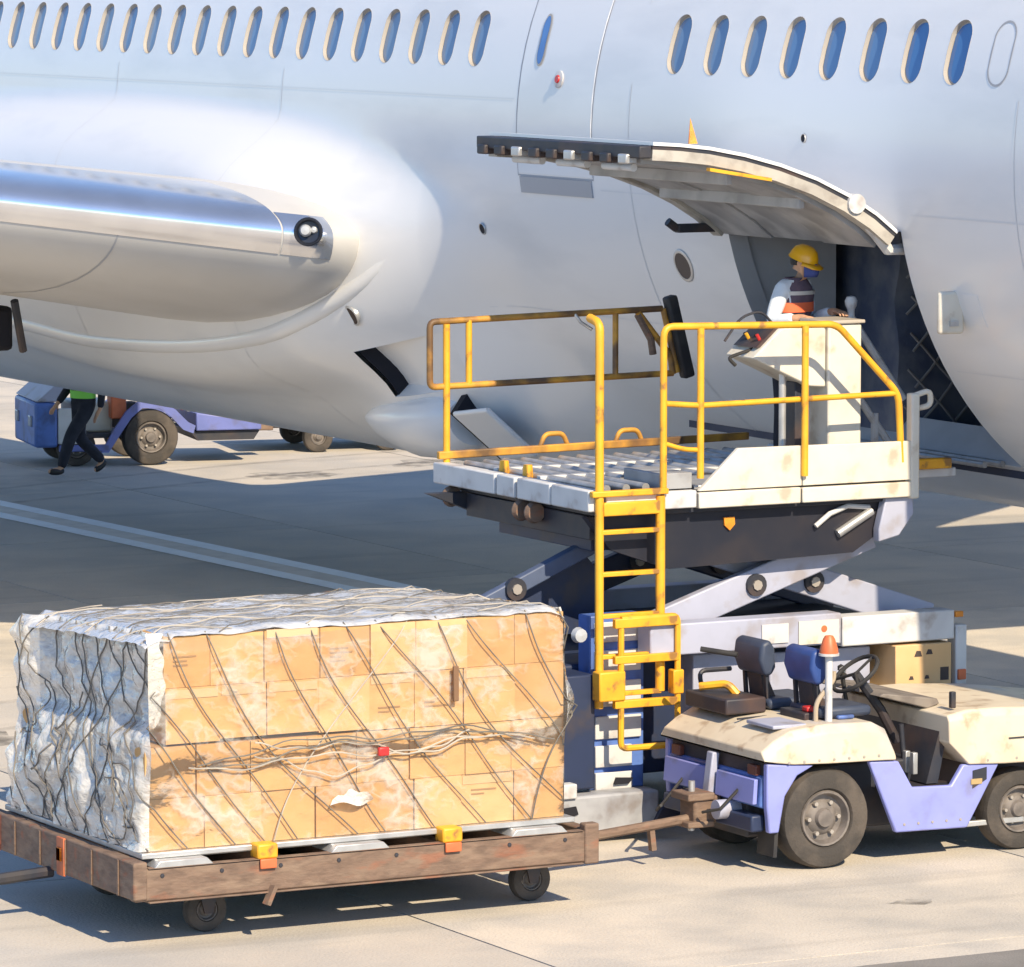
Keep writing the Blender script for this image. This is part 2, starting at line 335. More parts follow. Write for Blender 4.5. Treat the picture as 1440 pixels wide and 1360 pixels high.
ylines = set([21.05, 21.3, 21.7, 22.2, 23, 24, 25.5, 27, 28.5, 30, 31.2, 32.6, DR0, DR1, IN0, IN1] + [34.1, 34.6, 35.1, 35.6, 36.0])
for y, h in WY: ylines.add(round(y - h, 4)); ylines.add(round(y + h, 4))
yy = 37.6
while yy < 60:
    ylines.add(round(yy, 3)); yy += .25
ylines |= set([60 + 1.0 * k for k in range(22)] + [81.9])
ylines = sorted(ylines); cl = [ylines[0]]
cells = {}
keep = set([DR0, DR1, IN0, IN1] + [round(y - h, 4) for y, h in WY] + [round(y + h, 4) for y, h in WY])
for a in ylines[1:]:
    if a - cl[-1] < .06:
        if a in keep and cl[-1] not in keep: cl[-1] = a
        elif a in keep and cl[-1] in keep and a - cl[-1] > .004: cl.append(a)
        continue
    cl.append(a)
# no grid line may cross a window cell
def inwin(a, b):
    for y, h in WY:
        if a >= y - h - .006 and b <= y + h + .006: return y
    return None
phs = [-90, -84, -78, -72, -66, -62, -58, DA0, -50.5, -48, -46, IA0, -41, -38.5, -36, IA1, -32.5, -31, -29, -27, -25, -23, -21, -19, -17, -15, -13, DA1, -9, -7.2, -5.4, -3.6, -1.8, 0, 1.8, 3.6, 5.4, 7.4, W0, W1, 26, 31, 37, 45, 54, 63, 72, 81, 90]
phs += [90 + 9 * k for k in range(1, 20)]
fb = MB()
VC = {}
def vid(y, ph):
    key = (round(y, 4), round(ph, 4))
    if key not in VC: VC[key] = len(fb.v); fb.v.append(tuple(S(y, ph)))
    return VC[key]
KW = 6
wband = [W0 + (W1 - W0) * i / KW for i in range(KW + 1)]
HW, HH = .142, .248
def stadium(n=28):
    out = []
    for i in range(n):
        th = 2 * math.pi * i / n; cx_, sx_ = math.cos(th), math.sin(th)
        out.append((HW * cx_, (HH - HW) * (1 if sx_ > 1e-6 else -1 if sx_ < -1e-6 else 0) + HW * sx_))
    return out
STAD = stadium()
def zph(dz): return WC + math.degrees(dz / 2.945)
for i in range(len(cl) - 1):
    a, b = cl[i], cl[i + 1]; done_win = inwin(a, b)
    for j in range(len(phs) - 1):
        p, q = phs[j], phs[j + 1]
        if a >= DR0 - .001 and b <= DR1 + .001 and p >= DA0 - .01 and q <= DA1 + .01: continue
        if a >= IN0 - .001 and b <= IN1 + .001 and p >= IA0 - .01 and q <= IA1 + .01: continue
        if p == W0:
            if done_win is not None: continue
            for k in range(KW): fb.f.append((vid(a, wband[k]), vid(b, wband[k]), vid(b, wband[k + 1]), vid(a, wband[k + 1]))); fb.mi.append(0)
            continue
        fb.f.append((vid(a, p), vid(b, p), vid(b, q), vid(a, q))); fb.mi.append(0)
for y, h in WY:                      # ring of skin round each window opening
    a, b = round(y - h, 4), round(y + h, 4)
    ysub = sorted(set([a, b] + [t for t in cl if a + .01 < t < b - .01] + [round(a + (b - a) * q / 6, 4) for q in range(1, 6)]))
    outer = [(t, W0) for t in ysub] + [(b, wband[k]) for k in range(1, KW + 1)] + [(t, W1) for t in ysub[::-1][1:]] + [(a, wband[k]) for k in range(KW - 1, 0, -1)]
    oid = [vid(*t) for t in outer]
    iid = []
    for (dy, dz) in STAD: iid.append(len(fb.v)); fb.v.append(tuple(S(y + dy, zph(dz))))
    def ang(dy, dz): return math.atan2(dz / 2, dy)
    oa = [ang(t[0] - y, math.radians(t[1] - WC) * 2.945) for t in outer]; ia = [ang(*t) for t in STAD]
    no, ni = len(oid), len(iid)
    so = min(range(no), key=lambda k: oa[k] % (2 * math.pi)); si = min(range(ni), key=lambda k: ia[k] % (2 * math.pi))
    io = ii = 0
    while io < no or ii < ni:
        ao = (oa[(so + io + 1) % no] % (2 * math.pi)) if io + 1 < no else 2 * math.pi + (oa[so] % (2 * math.pi))
        ai = (ia[(si + ii + 1) % ni] % (2 * math.pi)) if ii + 1 < ni else 2 * math.pi + (ia[si] % (2 * math.pi))
        O, I = oid[(so + io) % no], iid[(si + ii) % ni]
        if ii >= ni or (io < no and ao <= ai): fb.f.append((O, oid[(so + io + 1) % no], I)); io += 1
        else: fb.f.append((O, iid[(si + ii + 1) % ni], I)); ii += 1
        fb.mi.append(0)
fus = fb.build('fuselage', M_fus, air, smooth=35)
# analytic normals keep the skin smooth where the mesh changes density
nm = []
for v in fus.data.vertices:
    pass
# windows: recessed reveal with a pane, one object each
def win_mesh():
    r = MB(); N = len(STAD); y = 37.13; c0 = S(y, WC)
    rings = [(1.0, .002), (1.0, -.038), (.90, -.040)]
    for f, o_ in rings:
        for (dy, dz) in STAD: r.v.append(tuple(S(y + dy * f, zph(dz * f), o_)))
    for k in range(len(rings) - 1):
        for j in range(N): r.f.append((k * N + j, k * N + (j + 1) % N, (k + 1) * N + (j + 1) % N, (k + 1) * N + j)); r.mi.append(0)
    g = MB()
    for (dy, dz) in STAD: g.v.append(tuple(S(y + dy * .93, zph(dz * .93), -.034)))
    g.v.append(tuple(S(y, WC, -.032)))
    for j in range(N): g.f.append((j, (j + 1) % N, N)); g.mi.append(0)
    return r.mesh('window', M_wframe, c0, 40), g.mesh('pane', M_glass, c0, 40)
wme, pme = win_mesh()
GL = [mat('window_glass_' + 'abcdef'[k], *a) for k, a in enumerate((((.17, .25, .37), .08), ((.14, .23, .38), .08), ((.20, .27, .37), .10), ((.13, .22, .37), .08), ((.10, .20, .38), .07), ((.055, .16, .38), .06)))]
pms = []
for gm in GL:
    q = pme.copy(); q.materials.clear(); q.materials.append(gm); pms.append(q)
M_blind = mat('window_blind', (.40, .41, .43), .7)
for k, (y, h) in enumerate(WY):
    c0 = S(y, WC); o = link_mesh('window', wme, c0, air); link_mesh('pane', pms[(3 + min(2, k // 3)) if k < 8 else random.randrange(3)], c0, o)
def ring_strip(name, loop, wd, m, parent, out=.003):
    """thin strip along a closed loop of (y, ph) points on the skin"""
    g = MB(); n = len(loop)
    cy = sum(t[0] for t in loop) / n; cp = sum(t[1] for t in loop) / n
    for (y, p) in loop:
        d = Vector((y - cy, R(p - cp) * 2.95)); d2 = d.normalized() * wd
        g.v.append(tuple(S(y, p, out))); g.v.append(tuple(S(y - d2.x, p - math.degrees(d2.y / 2.95), out)))
    for i in range(n): j = (i + 1) % n; g.f.append((2 * i, 2 * j, 2 * j + 1, 2 * i + 1)); g.mi.append(0)
    return g.build(name, m, parent, smooth=40)
def patch(name, y0, y1, p0, p1, m, parent, out=.006, ny=6, np_=10):
    g = MB()
    for lay in (out, -.02):
        for i in range(ny + 1):
            for j in range(np_ + 1): g.v.append(tuple(S(y0 + (y1 - y0) * i / ny, p0 + (p1 - p0) * j / np_, lay)))
    W_ = np_ + 1
    for i in range(ny):
        for j in range(np_): g.f.append((i * W_ + j, (i + 1) * W_ + j, (i + 1) * W_ + j + 1, i * W_ + j + 1)); g.mi.append(0)
    B = (ny + 1) * W_
    per = [i * W_ for i in range(ny + 1)] + [ny * W_ + j for j in range(1, W_)] + [i * W_ + np_ for i in range(ny - 1, -1, -1)] + [j for j in range(np_ - 1, 0, -1)]
    for k in range(len(per)): a_, b_ = per[k], per[(k + 1) % len(per)]; g.f.append((a_, b_, b_ + B, a_ + B)); g.mi.append(0)
    return g.build(name, m, parent, smooth=35)
ring_strip('window_plug', [(plug + dy, zph(dz)) for dy, dz in STAD], .016, M_seam, air)
# passenger door with seam, window, handle and scuff plate
pd = patch('passenger_door', 38.42, 39.72, -6.4, 36, M_fus, air, .005)
loop = [(38.41 + 1.32 * t / 6, -6.6) for t in range(7)] + [(39.73, -6.6 + 43 * t / 12) for t in range(1, 13)] + [(39.73 - 1.32 * t / 6, 36.4) for t in range(1, 7)] + [(38.41, 36.4 - 43 * t / 12) for t in range(1, 12)]
ring_strip('door_seam', loop, -.014, M_seam, pd, .003)
g = MB()
for f, o_ in ((1, .012), (.75, .012)):
    for dy, dz in STAD: g.v.append(tuple(S(39.42 + dy * .48 * f, zph(dz * .92 * (f if f == 1 else .9)), o_)))
N = len(STAD)
for j in range(N): g.f.append((j, (j + 1) % N, N + (j + 1) % N, N + j)); g.mi.append(0)
dw = g.build('door_window', M_wframe, pd)
g = MB()
for dy, dz in STAD: g.v.append(tuple(S(39.42 + dy * .40, zph(dz * .84), .0135)))
g.f.append(tuple(range(N))); g.mi.append(0); g.build('pane', M_glass, dw)
ph_ = S(39.03, 9.2, .01); nrm = (S(39.03, 9.2, 1) - S(39.03, 9.2)).normalized()
MB().lathe([(.0, .008), (.06, .008), (.075, .004), (.075, -.02)], ph_, nrm, 20).build('handle_dish', M_lwhite, pd)
MB().lathe([(.0, .022), (.032, .022), (.036, .01)], ph_, nrm, 14).build('handle', M_red, pd)
patch('scuff_plate', 38.44, 39.70, -9.6, -6.9, mat('grey_scuff_plate', (.36, .37, .40), .5), air, .012, 4, 3)
patch('panel', 36.9, 37.6, -6.5, -3.2, M_fus, air, .003, 3, 3)
# port discs and small outlets
def outlet(y, ph, r, m=M_inlet, ry=1.0):
    p = S(y, ph, .004); n_ = (S(y, ph, 1) - S(y, ph)).normalized()
    o = MB().lathe([(r * 1.25, .0), (r * 1.12, .008), (r, .006), (r * .96, -.05), (0, -.05)], p, n_, 20).build('drain_outlet', [M_alu], air)
    MB().lathe([(r * .97, .0035), (0, .0035)], p, n_, 20).build('opening', m, o)
outlet(40.55, -16.5, .045); outlet(37.15, -19.6, .115, mat('brown_mesh', (.11, .08, .065), .7)); outlet(42.45, -28.2, .085, mat('outlet_brown', (.05, .03, .025), .7))
outlet(35.0, 2.0, .03)
# cargo hold interior behind the opening
hold = MB()
hold.cur = 0
prof = [S(35, DA0 + (DA1 + 2 - DA0) * k / 10, -.10) for k in range(11)]; prof = [(q.x, q.z) for q in prof]
prof = [(26.2, 2.58)] + [(max(prof[0][0], 22.3), 2.58)] + [q for q in prof if q[1] > 2.6] + [(26.2, prof[-1][1])]
hold.prism(prof, 31.4, 31.45); hold.prism(prof, 38.9, 38.95)
hold.box((22.40, 31.45, 2.50), (26.2, 38.9, 2.58)); hold.box((26.2, 31.4, 2.5), (26.3, 38.95, 4.6)); hold.box((21.36, 31.45, prof[-1][1]), (26.2, 38.9, prof[-1][1] + .06))
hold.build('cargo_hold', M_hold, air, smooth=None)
g = MB(); K = 12          # sides of the doorway: the depth of the skin
for yv, ny_ in ((DR0, -.10), (DR1, .10)):
    k0 = len(g.v)
    for i in range(K + 1):
        p = DA0 + (DA1 - DA0) * i / K; g.v.append(tuple(S(yv, p, .002))); g.v.append(tuple(S(yv, p, -.16)))
    for i in range(K): g.f.append((k0 + 2 * i, k0 + 2 * i + 1, k0 + 2 * i + 3, k0 + 2 * i + 2)); g.mi.append(0)
for p in (DA0, DA1):
    k0 = len(g.v); g.v += [tuple(S(DR0, p, .002)), tuple(S(DR0, p, -.3)), tuple(S(DR1, p, -.3)), tuple(S(DR1, p, .002))]; g.f.append((k0, k0 + 1, k0 + 2, k0 + 3)); g.mi.append(0)
g.build('door_jamb', M_jamb, air, smooth=None)
# grey liner wall just aft of the doorway, seen through it
g = MB(); prof = []
for i in range(K + 1):
    q = S(36.33, DA0 + (DA1 - DA0) * i / K, -.04); prof.append((q.x, q.z))
prof = [(22.28, 2.58)] + prof[0:] + [(22.28, prof[-1][1])]
prof = [q for q in prof if q[1] >= 2.575]
MB().prism(prof, 36.32, 36.38).build('liner_wall', M_jamb, air, smooth=None)
# sill rollers
for k in range(6): MB().cyl((22.15 + k * .16, 33.9, 2.61), (22.15 + k * .16, 36.1, 2.61), .025, 8).build('sill_roller', M_roller, air)
# wings
def foil(s):
    return 5 * .128 * (.2969 * math.sqrt(s) - .126 * s - .3516 * s * s + .2843 * s ** 3 - .1036 * s ** 4)
SS = [0, .0008, .003, .007, .012, .02, .03, .045, .065, .09, .13, .18, .25, .33, .42, .52, .64, .76, .88, 1.0]
def wsec(t, s, side, sgn=1, out=0):
    c = 12.4 - .52 * t if t < 10 else 7.2 - .28 * (t - 10)
    yl = 41.25 + .65 * t + 1.5 * max(0, 1.15 - t) ** 1.6; zl = 3.90 + .125 * min(t, 6) + .06 * max(0, t - 6)
    th = foil(s) * c * (.60 if side > 0 else 1.18)
    n_ = Vector((0, 0, 1))
    z = zl + side * th - .02 * c * s ** 1.5
    return Vector((CX + sgn * (2.55 + t), yl + s * c - out, z + out * side * min(1, s * 40)))
def wing(name, sgn, mt):
    g = MB(); ts = [-.6, 0, .3, .5, .7, .85, 1.0, 1.15, 1.4, 2, 3, 4.5, 6.5, 9, 12, 15, 18, 22]; ring = [(s, 1) for s in SS[::-1]] + [(s, -1) for s in SS[1:]]
    for t in ts:
        for s, sd_ in ring: g.v.append(tuple(wsec(t, s, sd_, sgn)))
    n = len(ring)
    for i in range(len(ts) - 1):
        for j in range(n): g.f.append((i * n + j, i * n + (j + 1) % n, (i + 1) * n + (j + 1) % n, (i + 1) * n + j)); g.mi.append(0)
    g.f.append(tuple((len(ts) - 1) * n + j for j in range(n))); g.mi.append(0)
    return g.build(name, mt, air, smooth=50)
wr = wing('wing', -1, M_underwing); wl = wing('wing', 1, M_underwing)
def slat(t0, t1, name, s_up, s_lo, mt, out=.006, k=10):
    ss = [s for s in SS if s < s_up] + [s_up]; sl = [s for s in SS if 0 < s < s_lo] + [s_lo]
    ring = [(s, 1) for s in ss[::-1]] + [(s, -1) for s in sl]; g = MB(); n = len(ring)
    for i in range(k + 1):
        t = t0 + (t1 - t0) * i / k
        for s, sd_ in ring: g.v.append(tuple(wsec(t, s, sd_, -1, out)))
    for i in range(k):
        for j in range(n - 1): g.f.append((i * n + j, i * n + j + 1, (i + 1) * n + j + 1, (i + 1) * n + j)); g.mi.append(0)
    return g.build(name, mt, wr, smooth=60)
slat(1.40, 22, 'leading_edge_slat', .14, .006, M_chrome, .008, 22)
slat(.98, 1.385, 'leading_edge_root', .018, .006, M_chrome, .007, 10)
for t in (2.6, 3.7, 4.9):        # seams on the lower surface
    g = MB(); ss = [s for s in SS if s <= .3]
    for s in ss: g.v += [tuple(wsec(t, s, -1, -1, .004)), tuple(wsec(t + .014, s, -1, -1, .004))]
    for i in range(len(ss) - 1): g.f.append((2 * i, 2 * i + 1, 2 * i + 3, 2 * i + 2)); g.mi.append(0)
    g.build('panel_seam', M_seam, wr, smooth=60)
ll = wsec(1.20, .0, 1, -1, .0) + Vector((-.02, -.05, .03))
lamp = MB().lathe([(.125, -.05), (.13, .02), (.118, .03), (.105, .02), (.095, -.02), (0, -.03)], ll, (-.5, -.84, .12), 24).build('landing_light', M_lampd, wr)
for dx, dz, rr in ((-.03, .012, .055), (.055, .015, .035)): MB().lathe([(0, .04), (rr * .7, .032), (rr, .005), (rr, -.02)], ll + Vector((dx, 0, dz)), (-.5, -.84, .12), 16).build('lens', M_lamp, lamp)
# ram-air scoops in the belly fairing
rp = MB(); ny_, np_ = 8, 6
for i in range(ny_ + 1):
    f = i / ny_; y = IN0 + (IN1 - IN0) * f
    for j in range(np_ + 1): rp.v.append(tuple(S(y, IA0 + (IA1 - IA0) * j / np_, -.17 * sm(f * .9))))
for i in range(ny_):
    for j in range(np_): rp.f.append((i * 7 + j, (i + 1) * 7 + j, (i + 1) * 7 + j + 1, i * 7 + j + 1)); rp.mi.append(0)
for j in (0, np_):
    k0 = len(rp.v); pa = IA0 + (IA1 - IA0) * j / np_
    for i in range(ny_ + 1):
        f = i / ny_; y = IN0 + (IN1 - IN0) * f; rp.v += [tuple(S(y, pa, .001)), tuple(S(y, pa, -.17 * sm(f * .9)))]
    for i in range(ny_): rp.f.append((k0 + 2 * i, k0 + 2 * i + 1, k0 + 2 * i + 3, k0 + 2 * i + 2)); rp.mi.append(0)
scoop = rp.build('air_intake', M_fus, air, smooth=40)
g = MB()
for j in range(np_ + 1): pa = IA0 + (IA1 - IA0) * j / np_; g.v += [tuple(S(IN1 - .03, pa, -.02)), tuple(S(IN1 - .03, pa, -.18))]
for j in range(np_): g.f.append((2 * j, 2 * j + 1, 2 * j + 3, 2 * j + 2)); g.mi.append(0)
g.build('intake_mouth', M_inlet, scoop, smooth=None)
# bulged outlet pod below it, with a raised square exhaust flap at its front
pod = MB(); n = 20; P0 = S(42.5, -49.5, 0); nn = (S(42.5, -49.5, 1) - P0).normalized(); tt = Vector((0, 1, 0)); bb = tt.cross(nn)
st = [(-.62, .19), (-.5, .245), (-.35, .27), (-.2, .275), (.2, .255), (.6, .205), (.95, .13), (1.2, .05), (1.28, .005)]
for a_, r_ in st:
    q = S(42.5 + a_, -49.5, .02)
    for j in range(n): th = 2 * math.pi * j / n; pod.v.append(tuple(q + bb * math.cos(th) * r_ * 1.25 + nn * math.sin(th) * r_ * .95))
for i in range(len(st) - 1):
    for j in range(n): pod.f.append((i * n + j, i * n + (j + 1) % n, (i + 1) * n + (j + 1) % n, (i + 1) * n + j)); pod.mi.append(0)
pod.f.append(tuple(range(n))); pod.mi.append(0)
podo = pod.build('outlet_pod', M_fus, air, smooth=50)
q = S(41.62, -50.5, .02)
Mx = Matrix((( bb.x, tt.x, nn.x, q.x), (bb.y, tt.y, nn.y, q.y), (bb.z, tt.z, nn.z, q.z), (0, 0, 0, 1)))
MB().box((-.34, -.46, .10), (.34, .10, .15), Mx @ Matrix.Rotation(R(10), 4, 'X')).build('outlet_flap', M_fus, podo, bevel=.04, seg=3)
MB().box((-.335, .05, -.15), (.335, .135, .135), Mx @ Matrix.Rotation(R(10), 4, 'X')).build('outlet_cavity', M_inlet, podo)
# strut and door of the wheel bay behind the wing root
for k in range(4): MB().tube([(19.45 - .10 * k, 46.75 + .25 * k, 3.22 - .03 * k), (19.62 - .16 * k, 46.95 + .25 * k, 2.72)], .04, 8).build('gear_strut', M_dark, air)
MB().box((18.9, 47.0, 2.72), (19.55, 48.0, 3.15)).build('gear_bay', M_inlet, air, bevel=.05)
# rounded lip of the fairing sweeping under the wing root
lipk = [(51.5, -33.5), (49.8, -34.5), (48.2, -35.5), (46.0, -34.0), (44.2, -31.0), (43.0, -27.5), (42.3, -24.0), (41.9, -20.5)]; pts = []
for a_ in range(len(lipk) - 1):
    p0, p1, p2, p3 = (Vector(lipk[max(0, min(len(lipk) - 1, a_ + d))]) for d in (-1, 0, 1, 2))
    for q in range(8):
        t = q / 8; c = .5 * (2 * p1 + (p2 - p0) * t + (2 * p0 - 5 * p1 + 4 * p2 - p3) * t * t + (3 * p1 - p0 - 3 * p2 + p3) * t ** 3); pts.append(c)
n = len(pts)
MB().tube([S(c[0], c[1], -.05 - .05 * sm((k / n - .75) / .25)) for k, c in enumerate(pts)], .09, 14).build('fairing_lip', M_fus, air, smooth=80)
# open access hatch forward of the cargo door
hp = S(33.12, -22.6, .0); hn = (S(33.12, -22.6, 1) - hp).normalized()
hat = MB().box((hp.x - .20, 33.06, 3.70), (hp.x + .02, 33.12, 4.02)).build('access_hatch', M_cream, air, bevel=.025, seg=3)
MB().box((hp.x - .12, 33.035, 3.76), (hp.x - .05, 33.06, 3.80)).build('latch', M_alu, hat)
patch('hatch_recess', 32.78, 32.98, -24.5, -19.5, M_fus, air, .003, 4, 4)
patch('service_panel', 31.9, 32.35, -42, -34, M_fus, air, .004, 4, 4)
# skin joints: faint laps round and along the fuselage
M_sj = mat('skin_joint', (.67, .68, .70), .32)
def lap(pts, wd, nm_='skin_joint'):
    g = MB()
    for (y, p), (dy, dp) in pts: g.v += [tuple(S(y, p, .0025)), tuple(S(y + dy * wd, p + dp * wd, .0025))]
    for i in range(len(pts) - 1): g.f.append((2 * i, 2 * i + 1, 2 * i + 3, 2 * i + 2)); g.mi.append(0)
    g.build(nm_, M_sj, air, smooth=60)
for yv in (32.05, 37.78, 44.4, 48.2):
    lap([((yv, -62 + 71 * i / 40), (1, 0)) for i in range(41)], .012); lap([((yv, 22 + 30 * i / 15), (1, 0)) for i in range(16)], .012)
lap([((36.4 + 1.9 * i / 10, -8.4), (0, 1)) for i in range(11)], .22); lap([((30.5 + 20 * i / 60, 24.0), (0, 1)) for i in range(61)], .2); lap([((39.8 + 12 * i / 60, 5.6), (0, 1)) for i in range(61)], .2)
lap([((30.5 + 3.0 * i / 20, -8.4), (0, 1)) for i in range(21)], .22); lap([((30.5 + 3.0 * i / 20, -33), (0, 1)) for i in range(21)], .22); lap([((36.5 + 4.4 * i / 20, -31), (0, 1)) for i in range(21)], .22)
# cargo door, hinged at the top and swung up: a curved shell
arc = [(21.20, 4.446), (21.02, 4.585), (20.79, 4.723), (20.49, 4.862), (20.17, 4.972), (19.86, 5.052), (19.556, 5.108), (19.30, 5.136), (19.074, 5.15)]
def shell(y0, y1, th0, th1, m, nm_, parent, f0=0, f1=1):
    pts = arc; up = []; dn = []
    for i, (x, z) in enumerate(pts):
        a_ = pts[max(i - 1, 0)]; b_ = pts[min(i + 1, len(pts) - 1)]
        t = Vector((b_[0] - a_[0], b_[1] - a_[1])).normalized(); n_ = Vector((t.y, -t.x))
        if n_.y < 0: n_ = -n_
        up.append((x - n_.x * th0, z - n_.y * th0)); dn.append((x - n_.x * th1, z - n_.y * th1))
    g = MB(); n = len(up); pr = up + dn[::-1]
    for yv in (y0, y1): g.v += [(x, yv, z) for x, z in pr]
    for i in range(n - 1):
        g.f += [(i, i + 1, i + 1 + 2 * n, i + 2 * n), (2 * n - 1 - i, 2 * n - 2 - i, 4 * n - 2 - i, 4 * n - 1 - i),
                (i, 2 * n - 1 - i, 2 * n - 2 - i, i + 1), (i + 2 * n, i + 1 + 2 * n, 4 * n - 2 - i, 4 * n - 1 - i)]
    g.f += [(0, 2 * n - 1, 4 * n - 1, 2 * n), (n - 1, n, 3 * n, 3 * n - 1)]; g.mi = [0] * len(g.f)
    return g.build(nm_, m, parent, smooth=30)
M_rimc = mat('door_rim_paint', (.47, .44, .39), .55, col2=(.36, .335, .30), amt=.7, scale=4, dirt=(.2, .17, .15), damt=.5, dscale=6)
cd = shell(33.66, 36.26, 0, .025, M_fus, 'cargo_door', air)
shell(33.665, 33.80, .055, .135, M_rimc, 'door_rim', cd); shell(36.10, 36.24, .027, .19, M_rimc, 'door_rim', cd)
M_lin = mat('door_lining', (.40, .40, .41), .5, col2=(.24, .24, .25), amt=.8, scale=2.2, dirt=(.52, .52, .52), damt=.6, dscale=3.5)
for k in range(3): shell(33.84 + k * .755, 33.84 + k * .755 + .735, .05, .165 - .012 * (k % 2), M_lin, 'lining_panel', cd)
for k in (2, 4):
    x_, z_ = arc[k + 1]; MB().box((x_ - .03, 33.9, z_ - .245), (x_ + .03, 36.02, z_ - .15)).build('door_rib', M_jamb if k % 2 else M_lin, cd, bevel=.012)
shell(33.672, 36.06, .026, .054, M_dark, 'door_core', cd)
MB().box((18.96, 33.67, 5.03), (19.066, 36.25, 5.122)).build('latch_beam', M_dark, cd, bevel=.01)
for k in range(9):
    y = 33.82 + k * .28; MB().box((18.93, y, 4.985), (19.03, y + .13, 5.06)).build('latch', M_dark if k % 3 else M_alu, cd, bevel=.012)
for k in range(3): MB().cyl((19.10 + .02 * k, 34.0 + k * .75, 4.95), (19.10 + .02 * k, 34.45 + k * .75, 4.95), .03, 10).build('latch_tube', M_lwhite, cd)
MB().prism([(19.52, 4.955), (20.05, 4.87), (20.05, 4.845), (19.52, 4.93)], 33.60, 33.655).build('reflective_strip', M_yel, cd)
MB().tube([(20.82, 33.74, 4.66), (20.98, 33.74, 4.50), (21.17, 33.76, 4.30), (21.33, 33.80, 4.30)], .045, 8).build('door_arm', M_lwhite, cd)
MB().cyl((20.82, 33.64, 4.66), (20.82, 33.84, 4.66), .075, 14).build('arm_pivot', M_lwhite, cd)
MB().box((20.70, 36.12, 4.33), (21.15, 36.2, 4.40)).build('door_stay', M_dark, cd, bevel=.01)
MB().tube([(20.70, 36.16, 4.365), (20.62, 36.16, 4.42)], .035, 8).build('stay_end', M_dark, cd)
MB().add([(19.40, 33.70, 5.13), (19.47, 33.70, 5.13), (19.43, 33.74, 5.32), (19.40, 33.72, 5.13), (19.47, 33.72, 5.13), (19.435, 33.75, 5.32)], [(0, 1, 2), (3, 5, 4), (0, 2, 5, 3), (1, 4, 5, 2), (0, 3, 4, 1)]).build('warning_streamer', M_amber, cd, smooth=None)

# netted cargo standing in the hold
hc = thing('hold_cargo', 'dark tarpaulin covered cargo under a net inside the open aircraft hold', 'cargo', (23.6, 36.2, 2.64))
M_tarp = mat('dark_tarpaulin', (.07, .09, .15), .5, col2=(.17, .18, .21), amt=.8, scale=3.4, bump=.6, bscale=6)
g = MB(); nn_ = 14
def hcp(u, v):   # front face of a lumpy load
    return (22.42 + 2.9 * u, 35.6 + .12 * noise.noise((u * 5, v * 4, 1)) - .16 * math.sin(math.pi * u) ** .5, 2.64 + 1.75 * v)
for i in range(nn_ + 1):
    for j in range(nn_ + 1): g.v.append(hcp(i / nn_, j / nn_))
for i in range(nn_):
    for j in range(nn_): a_ = i * (nn_ + 1) + j; g.f.append((a_, a_ + nn_ + 1, a_ + nn_ + 2, a_ + 1)); g.mi.append(0)
k0 = len(g.v); g.v += [(22.42, 38.2, 2.64), (22.42, 38.2, 4.39), (25.3, 38.2, 2.64), (25.3, 38.2, 4.39)]
g.f += [tuple(range(nn_ + 1)) + (k0 + 1, k0), tuple(nn_ * (nn_ + 1) + j for j in range(nn_, -1, -1)) + (k0 + 2, k0 + 3), tuple(i * (nn_ + 1) + nn_ for i in range(nn_ + 1)) + (k0 + 3, k0 + 1), (k0, k0 + 1, k0 + 3, k0 + 2)]; g.mi += [0] * 4
g.build('tarpaulin', M_tarp, hc)
g = MB()
for k in range(-9, 12):
    for sgn in (1, -1):
        pts = []
        for s in range(13):
            v = s / 12; u = k * .1 + sgn * v * .55 + (.5 if sgn < 0 else 0)
            if 0 <= u <= 1: q = hcp(u, v); pts.append((q[0], q[1] - .03, q[2]))
        if len(pts) > 2: g.tube(pts, .012, 5)
g.build('cargo_net', mat('grey_net', (.30, .28, .27), .8), hc)

# ================================================================ unseen jet bridge behind the fuselage, added to cast the apron shadow band
jb = thing('unseen_jet_bridge', 'unseen elevated bridge added behind the aircraft to cast a shadow band on the apron', 'boarding bridge', (40, 40, 0))
MB().box((28.6, 38.6, 4.2), (58, 41.6, 7.1)).build('unseen_tunnel', M_lwhite, jb, bevel=.05)
MB().prismz([(27.05, 37.4), (29.4, 37.4), (29.4, 42.6), (27.05, 42.6)], 4.1, 7.4).build('unseen_cab', M_lwhite, jb, bevel=.05)
for x in (46, 57):
    MB().cyl((x, 39.2, 0), (x, 39.2, 4.2), .3).build('unseen_column', M_alu, jb); MB().cyl((x, 41.0, 0), (x, 41.0, 4.2), .3).build('unseen_column', M_alu, jb)

# ================================================================ wheels
def wheel(parent, c, r, wd, ax=(0, -1, 0), rim_f=.56, nuts=6, name='wheel', rimm=None):
    """tyre with rim as sub-part; ax points to the outer face"""
    c = Vector(c); h = wd / 2
    t = MB().lathe([(r * rim_f, -h * .8), (r * .80, -h), (r * .95, -h * .86), (r, -h * .5), (r, h * .5), (r * .95, h * .86), (r * .80, h), (r * rim_f * 1.08, h * .93), (r * rim_f, h * .7), (r * rim_f, -h * .8)], c, ax, 36).build(name, M_tyre, parent)
    rm = MB().lathe([(r * rim_f, h * .74), (r * rim_f * .97, h * .86), (r * rim_f * .90, h * .84), (r * rim_f * .80, h * .35), (r * rim_f * .62, h * .30), (r * rim_f * .50, h * .5), (r * rim_f * .36, h * .55), (r * rim_f * .30, h * .8), (0, h * .82)], c, ax, 28).build('rim', rimm or M_rim, t)
    a = Vector(ax).normalized(); u = a.orthogonal().normalized(); v = a.cross(u)
    for k in range(nuts):
        th = 2 * math.pi * k / nuts + .3; p = c + (u * math.cos(th) + v * math.sin(th)) * r * rim_f * .60 + a * h * .30
        MB().cyl(p, p + a * h * .35, r * .045, 6).build('wheel_nut', M_nut, t)
    return t

